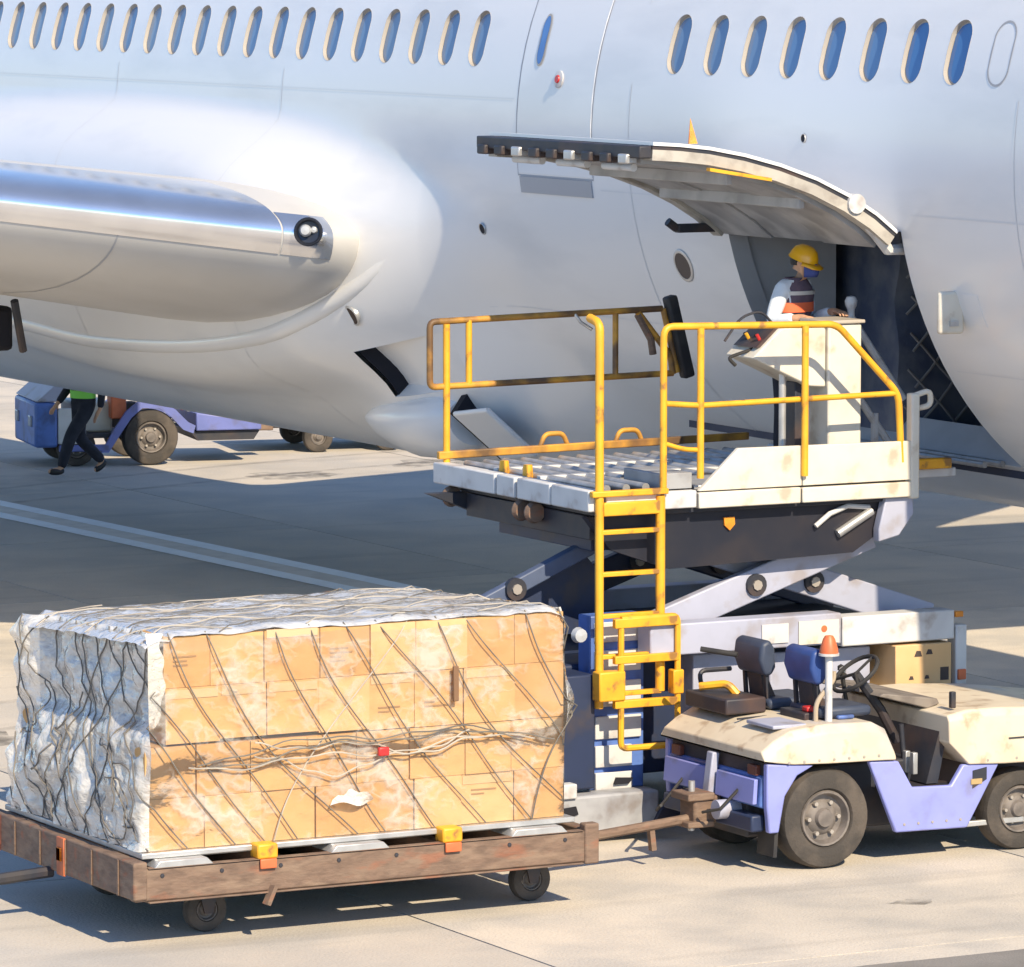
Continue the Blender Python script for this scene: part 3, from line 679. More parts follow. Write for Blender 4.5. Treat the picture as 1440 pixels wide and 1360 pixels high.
# ================================================================ cargo loader
YN, YF, XL, XR = 33.6, 36.07, 18.55, 21.30
ld = thing('cargo_loader', 'scissor lift cargo loader with raised platform and yellow guardrails at the open hold', 'cargo loader', (19.5, 34.8, 0))
# platform
box('platform_frame', (XL + .08, YN + .06, 2.40), (XR - .02, YF - .05, 2.565), M_dark, ld)
for a_, b_ in ((YN - .0, 34.18), (34.20, 34.72), (34.76, 35.05), (35.08, YF + .03)):
    box('end_beam', (XL - .05, a_, 2.45), (XL + .07, b_, 2.61), M_lwhite, ld, .012)
box('side_beam', (19.12, YN - .03, 2.445), (19.40, YN + .05, 2.575), M_lwhite, ld, .01)
box('side_beam', (XL + .09, YN - .02, 2.46), (19.10, YN + .05, 2.57), M_lwhite, ld, .01)
box('side_beam', (19.42, YN - .03, 2.435), (20.30, YN + .05, 2.555), M_cream, ld, .01); box('side_beam', (20.315, YN - .03, 2.435), (XR, YN + .05, 2.55), M_cream, ld, .01)
MB().prism([(19.42, 2.565), (19.76, 2.87), (20.31, 2.866), (20.31, 2.565)], YN - .025, YN + .02).build('side_panel', M_cream, ld, bevel=.006)
MB().prism([(20.318, 2.565), (20.318, 2.866), (XR - .02, 2.86), (XR - .02, 2.565)], YN - .025, YN + .02).build('side_panel', M_cream, ld, bevel=.006)
box('step_plate', (19.13, YN + .06, 2.58), (19.41, YN + .6, 2.70), mat('worn_grey_paint', (.34, .35, .37), .6, col2=(.24, .24, .25), amt=.7, scale=5), ld)
for k in range(15):
    x = XL + .17 + k * .165
    MB().cyl((x, YN + .75 if x > 19.1 else YN + .12, 2.60), (x, YF - .12, 2.60), .032, 10).build('deck_roller', M_roller, ld)
for y in (34.6, 35.3): box('deck_rail', (XL + .09, y, 2.566), (XR - .05, y + .06, 2.625), M_lwhite, ld, .004)
box('operator_floor', (19.43, YN + .06, 2.567), (XR - .03, YN + .74, 2.60), M_alu, ld)
for y in (35.22, 34.84): MB().tube([(18.66, y, 2.57), (18.66, y, 2.69)], [.045, .035], 10).build('stop_pin', M_yel, ld)
# under-platform structure
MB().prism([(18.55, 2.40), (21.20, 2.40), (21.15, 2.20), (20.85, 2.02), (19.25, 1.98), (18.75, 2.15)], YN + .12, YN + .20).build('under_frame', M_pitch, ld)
MB().prism([(18.3, 2.40), (21.20, 2.40), (21.0, 2.1), (18.9, 2.16)], YF - .3, YF - .2).build('under_frame', M_dark, ld)
box('cross_member', (18.62, YN + .2, 2.22), (18.75, YF - .3, 2.395), M_dark, ld)
box('cross_member', (18.80, YN + .5, 2.10), (18.95, YF - .5, 2.30), M_navy, ld); box('cross_member', (20.9, YN + .2, 2.18), (21.05, YF - .3, 2.395), M_dark, ld)
for y in (34.55, 34.75, 35.9): MB().lathe([(0, -.04), (.07, -.04), (.085, 0), (.07, .04), (0, .04)], (18.56, y, 2.36), (0, 1, 0), 14).build('guide_roller', M_rust, ld)
MB().prism([(19.76, 2.245), (19.805, 2.29), (19.80, 2.345), (19.71, 2.345), (19.715, 2.285)], YN + .10, YN + .118).build('reflector', M_amber, ld)
MB().tube([(20.5, 33.69, 2.24), (20.62, 33.68, 2.33), (20.78, 33.69, 2.38), (20.98, 33.70, 2.36)], .02, 8).build('hydraulic_hose', M_lwhite, ld)
MB().cyl((20.7, 33.70, 2.17), (21.0, 33.70, 2.33), .035, 10).build('hydraulic_ram', M_alu, ld)
MB().prism([(21.08, 2.43), (21.32, 2.43), (21.33, 2.30), (21.20, 2.14), (21.02, 2.10), (21.02, 2.2)], YN + .02, YN + .11).build('front_bracket', M_lavp, ld, bevel=.01)
# near guardrail
rr = .027
def rail(pts, m=M_yel, r_=rr, nm_='guardrail', rad=.08): return MB().tube(round_path(pts, rad), r_, 10).build(nm_, m, ld, smooth=50)
rail([(19.13, YN, 2.56), (19.13, YN, 3.795), (20.62, YN, 3.765), (21.17, YN, 3.22), (21.20, YN, 2.70)])
rail([(19.44, YN - .01, 2.66), (19.44, YN - .01, 3.775)]); rail([(20.32, YN - .045, 2.64), (20.32, YN - .045, 3.765)], nm_='rail_post')
rail([(19.15, YN, 3.225), (19.44, YN - .002, 3.20), (21.15, YN - .002, 3.225)], r_=.022); rail([(19.14, YN, 2.93), (19.30, YN, 2.88), (19.44, YN, 2.87)], r_=.018)
# ladder
def lad(pts, nm_, r_=.03): return MB().tube(round_path(pts, .06), r_, 8).build(nm_, M_yel, ld, smooth=50)
lad([(18.575, YN - .03, 1.0), (18.575, YN - .03, 3.84), (18.575, YN + .12, 3.87)], 'ladder_rail', .033)
lad([(19.09, YN - .03, 1.1), (19.09, YN - .03, 2.55)], 'ladder_rail', .036)
for z in (2.30, 1.99, 1.68, 1.38, 1.10): MB().bar((18.57, YN - .03, z), (19.09, YN - .03, z), .05, .035).build('rung', M_yel, ld, bevel=.006)
MB().bar((18.50, YN - .04, 2.585), (19.14, YN - .04, 2.585), .06, .045).build('ladder_header', M_yel, ld, bevel=.008)
MB().bar((18.60, YN - .035, 2.47), (19.10, YN - .035, 2.47), .045, .10).build('ladder_header', M_yel, ld, bevel=.008)
# fold-down lower ladder
lg = MB().tube(round_path([(18.72, YN - .10, 1.66), (18.72, YN - .10, .70), (19.20, YN - .10, .70), (19.20, YN - .10, 1.66), (18.72, YN - .10, 1.66)], .05), .024, 8).build('fold_ladder', M_yel, ld)
for z, h in ((1.63, .07), (1.36, .06), (1.03, .06)): MB().bar((18.66, YN - .10, z), (19.2, YN - .10, z), .05, h).build('rung', M_yel, lg, bevel=.006)
box('hinge_block', (18.52, YN - .14, 1.06), (18.74, YN - .02, 1.28), M_yel, ld, .012); box('hinge_block', (19.15, YN - .13, 1.08), (19.24, YN - .04, 1.26), M_yel, ld, .01)
# console, stand and frames
con = MB().prism([(20.12, 3.50), (20.36, 3.715), (20.76, 3.74), (20.76, 3.26), (20.62, 3.27)], 33.98, 34.40).build('console', M_cream, ld, bevel=.012)
MB().prism([(20.17, 3.575), (20.35, 3.735), (20.40, 3.735), (20.22, 3.575)], 34.02, 34.36).build('control_panel', M_dark, con)
for k in range(4): MB().cyl((20.24 + .035 * (k % 2), 34.08 + .08 * k, 3.62), (20.21 + .035 * (k % 2), 34.08 + .08 * k, 3.67), .014, 8).build('control_knob', [M_red, M_black, M_yel, M_black][k], con)
box('console_column', (20.765, 33.95, 2.605), (21.06, 34.32, 3.735), M_cream, ld, .015)
box('console_top', (20.74, 33.93, 3.737), (21.08, 34.34, 3.765), mat('console_grey', (.45, .40, .34), .5), ld, .008)
MB().cyl((20.45, 34.1, 2.60), (20.45, 34.1, 3.45), .028).build('console_leg', M_alu, ld)
box('console_leg', (20.55, 34.08, 2.605), (20.66, 34.22, 3.30), M_dark, ld, .008)
MB().tube(round_path([(20.0, 34.2, 3.62), (20.14, 34.2, 3.80), (20.32, 34.2, 3.84), (20.42, 34.2, 3.74)], .1), .010, 8).build('grab_handle', M_dark, ld)
MB().tube(round_path([(20.05, 34.12, 3.44), (19.98, 34.12, 3.50), (20.2, 34.12, 3.56)], .05), .014, 8).build('control_lever', M_black, con)
def fr(p, q, nm_='front_frame', r_=.03): return MB().tube([p, q], r_, 8).build(nm_, M_lwhite, ld)
fr((21.24, 34.4, 2.60), (21.24, 34.4, 3.78)); fr((21.24, 34.4, 3.75), (21.72, 34.4, 3.10)); fr((21.24, 34.4, 3.22), (21.60, 34.4, 2.75)); fr((21.46, 34.4, 2.62), (21.46, 34.4, 3.0)); fr((21.13, 34.4, 2.62), (21.13, 34.4, 3.6), r_=.018)
MB().lathe([(0, .075), (.035, .066), (.05, .035), (.045, .0), (.03, -.03), (.028, -.06), (0, -.06)], (21.24, 34.4, 3.84), (0, 0, 1), 16).build('work_lamp', M_lwhite, ld)
box('bumper_post', (XR - .03, YN - .035, 2.42), (XR + .045, YN + .05, 3.22), M_cream, ld, .015)
MB().tube(round_path([(XR + .01, YN, 3.20), (XR + .14, YN - .02, 3.24), (XR + .16, YN, 3.12), (XR + .02, YN, 3.10)], .05), .022, 8).build('bumper_loop', M_cream, ld)
box('bridge_plate', (XR + .0, 33.95, 2.53), (21.92, 35.95, 2.60), M_lwhite, ld, .01)
for k in range(4): MB().cyl((21.42 + .13 * k, 34.0, 2.62), (21.42 + .13 * k, 35.9, 2.62), .03, 8).build('bridge_roller', M_roller, ld)
box('bridge_guide', (XR + .06, 33.90, 2.60), (21.85, 33.97, 2.68), M_yel, ld, .01)
# far guardrail, worn
def frl(pts, r_=.026, m=M_yelr, nm_='far_guardrail', rad=.05): return MB().tube(round_path(pts, rad), r_, 8).build(nm_, m, ld, smooth=50)
frl([(20.52, YF, 3.74), (18.46, YF, 3.70), (18.46, YF, 3.195), (20.62, YF, 3.225)])
frl([(18.60, YF - .01, 2.60), (18.60, YF - .01, 3.68)], .028, M_yel, 'rail_post'); frl([(18.80, YF, 3.21), (18.80, YF, 3.71)], .026, M_yel, 'rail_post'); frl([(20.10, YF, 3.22), (20.10, YF, 3.72)], .024, M_yelr, 'rail_post')
frl([(20.30, YF, 3.72), (20.60, YF, 3.36), (20.62, YF, 3.22)], .026); frl([(20.53, YF, 3.74), (20.66, YF, 3.23)], .026)
MB().bar((20.57, YF - .03, 3.84), (20.74, YF - .03, 3.19), .10, .10, (0, 1, 0)).build('rubber_bumper', M_black, ld, bevel=.02)
MB().bar((18.52, YF - .02, 2.665), (XR, YF - .02, 2.70), .05, .06).build('edge_guide', M_yelr, ld, bevel=.008)
for x in (19.55, 20.22): frl([(x - .12, YF, 2.70), (x - .08, YF, 2.79), (x + .08, YF, 2.79), (x + .12, YF, 2.70)], .02, M_yelr, 'lashing_hoop')
MB().tube([(20.3, YF, 3.70), (20.42, YF, 3.5), (20.44, YF, 3.38)], .03, 8).build('hanging_strap', M_rust, ld)
MB().tube([(19.72, YF, 3.74), (19.76, YF - .05, 3.66), (19.86, YF - .05, 3.60)], .014, 8).build('safety_chain', M_alu, ld)
# scissor arms
def arm(p, q, y, m, wd=.24, th=.09):
    a_ = MB().bar((p[0], y, p[1]), (q[0], y, q[1]), th, wd, (0, 0, 1)).build('scissor_arm', m, ld, bevel=.012)
    c = Vector(((p[0] + q[0]) / 2, y - th / 2, (p[1] + q[1]) / 2)); MB().cyl(c + Vector((0, -.03, 0)), c + Vector((0, .02, 0)), .085, 16).build('pivot', M_dark, a_); MB().cyl(c + Vector((0, -.045, 0)), c + Vector((0, .0, 0)), .04, 8).build('pivot_bolt', M_nut, a_)
    return a_
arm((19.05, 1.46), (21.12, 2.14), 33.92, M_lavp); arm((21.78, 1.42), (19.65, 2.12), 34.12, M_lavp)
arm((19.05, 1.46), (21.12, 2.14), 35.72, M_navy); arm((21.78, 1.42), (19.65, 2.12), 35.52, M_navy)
arm((17.55, 1.52), (18.98, 2.13), 34.35, M_slate, .12)
MB().prism([(17.75, 1.50), (18.95, 2.02), (19.1, 1.85), (19.1, 1.45), (17.75, 1.40)], 34.45, 34.50).build('inner_panel', M_navy, ld)
# chassis
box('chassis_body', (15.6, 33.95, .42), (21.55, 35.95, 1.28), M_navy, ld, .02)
box('chassis_beam', (18.98, YN - .08, 1.36), (20.63, YN + .12, 1.595), M_lavp, ld, .012); box('chassis_beam', (20.64, YN - .08, 1.335), (21.64, YN + .12, 1.56), M_lwhite, ld, .012)
box('chassis_beam', (15.6, YF - .2, 1.34), (21.64, YF, 1.56), M_lavp, ld, .012)
box('chassis_top', (19.2, YN + .13, 1.35), (21.6, YF - .21, 1.40), M_dark, ld)
box('notice_board', (19.93, YN - .092, 1.40), (20.16, YN - .083, 1.545), M_lwhite, ld, 0); bo = box('notice_board', (20.25, YN - .092, 1.375), (20.60, YN - .083, 1.55), M_cream, ld, 0)
MB().cyl((20.47, YN - .096, 1.485), (20.47, YN - .0925, 1.485), .026, 14).build('notice_mark', M_orange, bo)
box('side_cover', (19.45, YN + .10, .48), (20.10, YN + .34, 1.33), M_lavp, ld, .012); box('side_cover', (20.115, YN + .10, .48), (21.0, YN + .34, 1.30), M_lavp, ld, .012)
box('shelf', (21.02, YN - .12, .945), (21.66, YN + .34, .985), M_lwhite, ld, .006)
box('corner_post', (21.66, YN - .07, .45), (21.76, YN + .06, 1.44), M_lwhite, ld, .012); box('marker_lamp', (21.67, YN - .095, 1.02), (21.74, YN - .072, 1.10), M_orange, ld, .006); box('marker_lamp', (21.65, YN - .08, 1.50), (21.72, YN - .02, 1.545), M_amber, ld, .006)
# fixed steps behind the fold ladder
stp = box('step_housing', (18.60, YN + .16, .36), (19.06, YN + .34, 1.66), M_blue, ld, .01)
for k, z in enumerate((1.46, 1.24, .98, .74, .53, .36)):
    box('step', (18.635, YN + .145 - .004 * k, z), (19.025 - (.08 if k > 3 else 0), YN + .16, z + (.15, .16, .19, .17, .16, .13)[k]), M_lwhite, stp, .006)
MB().prism([(18.78, .40), (18.90, .40), (18.94, .44), (18.80, .45)], YN + .10, YN + .13).build('step_cutout', M_inlet, stp)
box('rear_bumper', (18.15, YN - .10, .08), (19.05, YN + .12, .37), mat('dull_grey_paint', (.36, .37, .40), .6, col2=(.26, .265, .29), amt=.7, scale=5, dirt=(.16, .12, .10), damt=.5, dscale=6), ld, .02); MB().prism([(18.22, .20), (18.36, .24), (18.34, .30), (18.22, .29)], YN - .112, YN - .098).build('tow_eye', M_inlet, ld)
box('rear_light', (18.20, YN - .13, .36), (18.34, YN - .02, .47), M_lwhite, ld, .01)
MB().prism([(18.98, .12), (19.25, .12), (19.25, .36), (19.12, .36)], YN - .13, YN - .08).build('wheel_guard', M_navy, ld, bevel=.01); box('reflector', (19.17, YN - .145, .26), (19.24, YN - .13, .35), M_amber, ld, .003)
box('chassis_end', (18.05, YN + .0, .40), (18.56, YN + .34, 1.25), M_navy, ld, .015)
MB().cyl((18.2, YN - .06, 1.25), (18.2, YN - .06, 1.62), .04).build('hydraulic_ram', M_alu, ld); MB().lathe([(0, .03), (.05, .02), (.06, -.03), (0, -.05)], (18.42, YN - .02, 1.55), (0, -1, 0), 12).build('side_lamp', M_lamp, ld)
for x in (16.4, 20.0, 21.0):
    for y, ax in ((33.78, (0, -1, 0)), (36.0, (0, 1, 0))): wheel(ld, (x, y, .36), .36, .22, ax)
for x, y, r_ in ((17.62, 35.3, .09), (17.45, 35.8, .08)): MB().lathe([(0, -.06), (r_ * .8, -.06), (r_, 0), (r_ * .8, .06), (0, .06)], (x, y, 1.62), (0, 1, 0), 14).build('guide_roller', M_rust, ld)
MB().prism([(15.4, 1.3), (17.9, 1.3), (17.8, 1.5), (15.4, 1.5)], 34.0, 35.95).build('bridge_deck', M_navy, ld)

# cardboard box on the loader's shelf
cb = thing('cardboard_box', 'small tan cardboard box with dark printed marks on the loader chassis shelf', 'box', (21.34, 33.7, .987))
box('carton', (21.10, YN - .10, .987), (21.60, YN + .30, 1.315), M_card2, cb, .008)
for x, z, r_ in ((21.30, 1.24, .035), (21.40, 1.25, .03), (21.24, 1.06, .022), (21.38, 1.06, .022)): MB().prism([(x - r_, z - r_ * .5), (x + r_, z - r_ * .5), (x + r_ * .6, z + r_ * .7), (x - r_ * .4, z + r_ * .8)], YN - .103, YN - .1005).build('printed_mark', M_ink, cb)
MB().prism([(21.50, 1.03), (21.575, 1.03), (21.575, 1.13), (21.50, 1.13)], YN - .103, YN - .1005).build('printed_mark', M_ink, cb)

# ================================================================ tow tractor (foreground)
TY0, TY1 = 31.78, 33.25      # near side, far side
tr = thing('tow_tractor', 'lavender and cream baggage tow tractor coupled to the cargo dolly', 'tow tractor', (20.2, 32.5, 0))
wheel(tr, (19.47, 31.93, .365), .365, .24); wheel(tr, (21.15, 31.95, .30), .30, .20, rim_f=.58)
wheel(tr, (19.47, 33.12, .365), .365, .24, (0, 1, 0)); wheel(tr, (21.15, 33.1, .30), .30, .20, (0, 1, 0))
# dark inner body
box('inner_chassis', (18.98, 32.12, .22), (22.0, 32.95, .70), M_dark, tr, .02)
box('axle', (19.40, 32.0, .30), (19.54, 33.05, .43), M_dark, tr); box('axle', (21.09, 32.0, .25), (21.21, 33.05, .36), M_dark, tr)
# lavender side skirts with the step cut-out
sk = [(19.80, .76), (20.03, .225), (20.64, .215), (20.91, .665), (20.60, .68), (20.50, .535), (20.17, .545), (20.05, .745)]
for y0, y1 in ((TY0, TY0 + .05), (TY1 - .05, TY1)): MB().prism(sk, y0, y1).build('side_skirt', M_lav, tr, bevel=.012)
box('step_floor', (20.06, TY0 + .06, .50), (20.60, TY1 - .06, .53), M_dark, tr)
MB().prism([(20.68, .50), (20.80, .56), (20.80, .65), (20.68, .63)], TY0 - .006, TY0 - .001).build('skirt_vent', M_dark, tr)
box('vent_badge', (20.665, TY0 - .008, .53), (20.76, TY0 - .0065, .57), mat('brass_badge', (.42, .30, .14), .5), tr, 0)
box('exhaust_pipe', (20.66, TY0 + .1, .20), (21.2, TY0 + .14, .24), M_alu, tr)
# cream rear body: two deck humps over the wheels and a slanted tail
def loftx(secs, name, m, parent, bevel=.02):
    """secs: list of (x, [(y,z)...]) closed sections lofted along x"""
    g = MB(); n = len(secs[0][1])
    for x, pl in secs: g.v += [(x + (p[2] if len(p) > 2 else 0), p[0], p[1]) for p in pl]
    for i in range(len(secs) - 1):
        for j in range(n): g.f.append((i * n + j, i * n + (j + 1) % n, (i + 1) * n + (j + 1) % n, (i + 1) * n + j)); g.mi.append(0)
    g.f += [tuple(range(n)), tuple((len(secs) - 1) * n + j for j in range(n))]; g.mi += [0, 0]
    return g.build(name, m, parent, bevel=bevel, seg=3)
def sec(zb, zt, a_=TY0 - .02, b_=TY1 + .02, c=.06): return [(a_, zb), (a_ + .01, zt - c), (a_ + c, zt), (b_ - c, zt), (b_ - .01, zt - c), (b_, zb)]
loftx([(18.92, sec(.825, .885)), (19.02, sec(.805, .955)), (19.16, sec(.785, 1.02)), (19.45, sec(.772, 1.05)), (19.84, sec(.765, 1.04)), (19.95, sec(.762, .985)), (20.02, sec(.76, .80, c=.02))], 'rear_deck', M_tugc, tr, .015)
# lavender tail: rear corner posts, cross panel with tail lamps and tow hitch
for y0, y1 in ((TY0, TY0 + .06), (TY1 - .06, TY1)):
    MB().prism([(18.95, .80), (19.34, .765), (19.20, .70), (19.10, .56), (19.05, .30), (18.97, .30), (18.95, .50)], y0, y1).build('corner_panel', M_lav, tr, bevel=.012)
    for k in range(7):
        th0, th1 = R(20 + 20 * k), R(40 + 20 * k)
        if k in (0, 6): continue
MB().prism([(18.93, .48), (18.95, .70), (19.04, .72), (19.04, .45)], TY0 + .07, TY1 - .07).build('tail_panel', M_blue, tr, bevel=.015)
MB().prism([(18.89, .50), (18.905, .68), (18.935, .68), (18.925, .50)], TY0 + .10, 32.42).build('tail_plate', M_lav, tr, bevel=.006); MB().prism([(18.89, .50), (18.905, .68), (18.935, .68), (18.925, .50)], 32.56, TY1 - .08).build('tail_plate', M_lav, tr, bevel=.006)
box('tail_recess', (18.97, TY0 + .08, .70), (19.05, TY1 - .08, .80), M_dark, tr)
for y in (TY0 + .13, TY1 - .25): box('tail_lamp', (18.93, y, .70), (18.99, y + .12, .775), mat('tail_lamp_brown', (.14, .045, .03), .35), tr, .008)
MB().bar((18.87, 32.49, .42), (18.92, 32.49, .80), .09, .06).build('hitch_bracket', M_lavp, tr, bevel=.01)
hb = box('tow_hitch', (18.70, 32.38, .30), (18.93, 32.60, .50), M_rust, tr, .02); box('hitch_jaw', (18.64, 32.36, .47), (18.86, 32.62, .525), M_rust, hb, .01); MB().cyl((18.74, 32.49, .24), (18.74, 32.49, .60), .025).build('hitch_pin', M_alu, hb)
box('hitch_jaw', (18.64, 32.36, .275), (18.86, 32.62, .32), M_rust, hb, .01)
MB().cyl((18.8, 32.25, .42), (19.02, 32.25, .42), .07).build('hitch_shaft', M_lavp, tr)
box('tail_bumper', (18.88, TY0 + .1, .30), (18.99, TY1 - .1, .42), M_navy, tr, .015)
# front hood
loftx([(20.47, sec(.845, 1.045, c=.04)), (20.64, sec(.68, 1.075, c=.05)), (20.95, sec(.665, 1.075, c=.05)), (21.5, sec(.655, 1.04, c=.05)), (22.05, sec(.64, .97, c=.06)), (22.15, sec(.62, .88, c=.06))], 'hood', M_tugc, tr, .012)
box('hood_seam', (20.98, TY0 - .024, .845), (22.0, TY0 - .018, .855), M_dark, tr, 0)
MB().prism([(22.12, .30), (22.2, .30), (22.18, .64), (22.1, .64)], TY0 + .05, TY1 - .05).build('front_bumper', M_lav, tr, bevel=.02)
MB().prism([(20.10, 1.165), (20.52, 1.05), (20.62, 1.08), (20.6, 1.12), (20.14, 1.185)], TY0 + .35, TY1 - .05).build('dashboard', mat('dusty_dash', (.22, .19, .165), .7, col2=(.12, .10, .09), amt=.8, scale=6), tr, bevel=.01)
MB().prism([(20.36, .54), (20.50, 1.02), (20.56, 1.02), (20.46, .54)], TY0 + .12, TY1 - .08).build('dash_panel', M_dark, tr)
for y in (31.98, 32.08): box('pedal', (20.30, y, .60), (20.34, y + .05, .76), M_alu, tr, .006)
MB().cyl((20.34, 32.15, .55), (20.30, 32.15, .95), .02).build('pedal_column', M_dark, tr)
# steering wheel and column
sw = MB(); c = Vector((20.00, 32.30, 1.32)); ax = Vector((-.62, 0, .78)).normalized(); u = Vector((0, 1, 0)); v = ax.cross(u)
sw.tube([c + (u * math.cos(2 * math.pi * k / 24) + v * math.sin(2 * math.pi * k / 24)) * .19 for k in range(25)], .016, 8, False)
for k in range(3): th = 2 * math.pi * k / 3 + .5; sw.tube([c, c + (u * math.cos(th) + v * math.sin(th)) * .185], .012, 6)
sw.build('steering_wheel', M_black, tr); MB().tube([c, (20.22, 32.30, 1.04), (20.36, 32.30, .80)], .035, 8).build('steering_column', M_dark, tr)
for k in range(4): MB().tube([(20.05 + .04 * k, 32.5 + .06 * k, 1.03), (20.02 + .03 * k, 32.5 + .06 * k, 1.26 + .03 * (k % 2))], .014, 8).build('gear_lever', M_black, tr)
for k in range(4): MB().lathe([(0, .03), (.025, .015), (.025, -.015), (0, -.03)], (20.02 + .03 * k, 32.5 + .06 * k, 1.28 + .03 * (k % 2)), (0, 0, 1), 10).build('lever_knob', [M_black, M_alu, M_dark, M_black][k], tr)
# seats
def seat(yc, m, x0=19.42):
    s_ = box('seat_cushion', (x0 + .02, yc - .22, 1.055), (x0 + .46, yc + .22, 1.135), M_seat, tr, .03)
    pts = [(x0 + .0, 1.30), (x0 - .045, 1.42), (x0 - .03, 1.54), (x0 + .04, 1.57), (x0 + .085, 1.50), (x0 + .095, 1.36), (x0 + .06, 1.30)]
    b_ = MB().prism(pts, yc - .20, yc + .20).build('seat_back', m, tr, bevel=.045, seg=4)
    for dy in (-.15, .15): MB().bar((x0 + .05, yc + dy, 1.06), (x0 + .03, yc + dy, 1.34), .03, .025).build('seat_strut', M_dark, b_)
    MB().prism([(x0 + .05, 1.10), (x0 + .02, 1.32), (x0 + .06, 1.32), (x0 + .16, 1.10)], yc - .10, yc + .10).build('seat_spine', M_dark, b_)
seat(32.80, M_seat); seat(32.22, M_seatb, 19.50)
MB().tube(round_path([(19.47, 31.98, 1.05), (19.47, 31.98, 1.18), (19.62, 31.98, 1.34), (19.62, 31.98, 1.40)], .06), .018, 8).build('seat_grab_bar', mat('tan_bar', (.42, .34, .25), .5), tr)
MB().tube(round_path([(19.2, 33.1, 1.05), (19.15, 33.1, 1.30), (19.42, 33.1, 1.30)], .06), .018, 8).build('seat_grab_bar', M_dark, tr)
MB().cyl((19.24, 32.7, 1.46), (19.05, 32.9, 1.49), .02).build('mirror_stalk', M_black, tr)
box('battery_box', (19.06, 32.55, 1.045), (19.40, 33.15, 1.16), M_dark, tr, .015); MB().tube(round_path([(19.1, 33.0, 1.2), (19.25, 32.85, 1.23), (19.3, 32.8, 1.15)], .05), .03, 8).build('towing_strap', M_yel, tr)
box('tool_tray', (19.42, 32.05, 1.045), (19.62, 32.4, 1.10), M_dark, tr, .01); box('red_cap', (19.46, 32.08, 1.10), (19.54, 32.16, 1.14), M_red, tr, .01); box('blue_cloth', (19.66, 31.98, 1.045), (19.80, 32.2, 1.075), M_blue, tr, .012)
# beacon on its post
MB().cyl((19.56, 31.95, 1.03), (19.56, 31.95, 1.525), .027, 12).build('beacon_post', M_lwhite, tr); MB().cyl((19.56, 31.95, 1.522), (19.56, 31.95, 1.54), .075, 16).build('beacon_base', M_lwhite, tr)
MB().lathe([(.068, 0), (.066, .03), (.045, .10), (.03, .125), (0, .13)], (19.56, 31.95, 1.54), (0, 0, 1), 18).build('beacon_lens', M_orange, tr)

# small fittings on the tractor
for k in range(7): MB().lathe([(0, .006), (.010, .005), (.012, 0)], (19.12 + k * .125, TY0 - .018, .80), (0, -1, 0), 8).build('bolt', M_nut, tr)
for k in range(5): MB().lathe([(0, .006), (.010, .005), (.012, 0)], (20.80 + k * .25, TY0 - .017, .70), (0, -1, 0), 8).build('bolt', M_nut, tr)
for k in range(5): MB().lathe([(0, .006), (.010, .005), (.012, 0)], (20.10 + k * .12, TY0, .28), (0, -1, 0), 8).build('bolt', M_nut, tr)
MB().bar((19.10, 32.46, 1.028), (19.9, 32.46, 1.046), .012, .012).build('deck_seam', M_dark, tr)
box('deck_hatch', (19.08, 31.92, 1.02), (19.36, 32.30, 1.048), M_lavp, tr, .008); MB().lathe([(0, .03), (.04, .028), (.045, 0)], (19.86, 32.9, 1.04), (0, 0, 1), 14).build('fuel_cap', M_dark, tr)
MB().tube([(18.9, 32.9, .55), (18.72, 32.85, .40), (18.6, 32.75, .36), (18.55, 32.6, .42)], .012, 6).build('brake_hose', M_black, tr); MB().tube([(18.9, 32.1, .58), (18.78, 32.15, .44), (18.72, 32.3, .40)], .012, 6).build('electric_cable', M_black, tr)
MB().prism([(19.02, .12), (19.05, .12), (19.07, .45), (19.04, .45)], TY0 + .03, TY0 + .26).build('mud_flap', M_black, tr)
for k in range(6): box('hood_louvre', (21.3 + k * .07, TY0 - .026, .88), (21.34 + k * .07, TY0 - .018, 1.0), M_dark, tr, 0)
box('grab_rail', (20.56, TY0 + .10, 1.08), (20.60, TY0 + .14, 1.20), M_dark, tr, .006)

# ================================================================ dolly
DX0, DX1, DY0, DY1 = 13.79, 17.25, 31.20, 33.85
dl = thing('cargo_dolly', 'rusty steel pallet dolly on small wheels carrying the wrapped cargo', 'dolly', (15.5, 32.5, 0))
def chan(name, a, b): return box(name, a, b, M_rust, dl, .012)
chan('side_beam', (DX0, DY0, .335), (DX1, DY0 + .08, .55)); chan('side_beam', (DX0, DY1 - .08, .335), (DX1, DY1, .55))
chan('end_beam', (DX0 - .01, DY0 - .01, .345), (DX0 + .09, DY1 + .01, .60)); chan('end_beam', (DX1 - .09, DY0 + .083, .345), (DX1, DY1 - .083, .56))
chan('corner_block', (DX1 - .10, DY0 - .015, .32), (DX1 + .01, DY0 + .075, .60))
for k in range(6): chan('stiffener', (DX0 - .022, DY0 + .22 + k * .44, .35), (DX0 - .011, DY0 + .25 + k * .44, .59))
for k in range(8): MB().lathe([(0, .008), (.014, .006), (.016, 0)], (DX0 + .2 + k * .43, DY0, .50), (0, -1, 0), 8).build('bolt', M_dark, dl)
chan('lower_flange', (DX0 + .1, DY0 - .018, .322), (DX1 - .11, DY0 + .07, .334)); chan('upper_flange', (DX0 + .1, DY0 - .012, .551), (DX1 - .11, DY0 + .06, .556))
for k in range(5): chan('cross_beam', (DX0 + .45 + k * .62, DY0 + .083, .36), (DX0 + .55 + k * .62, DY1 - .083, .535))
for x0, x1 in ((13.93, 14.36), (15.22, 15.66), (16.58, 17.02)): MB().prism([(x0, .552), (x1, .552), (x1 - .05, .60), (x0 + .04, .60)], DY0 - .01, DY0 + .30).build('roller_plate', M_alu, dl, bevel=.006)
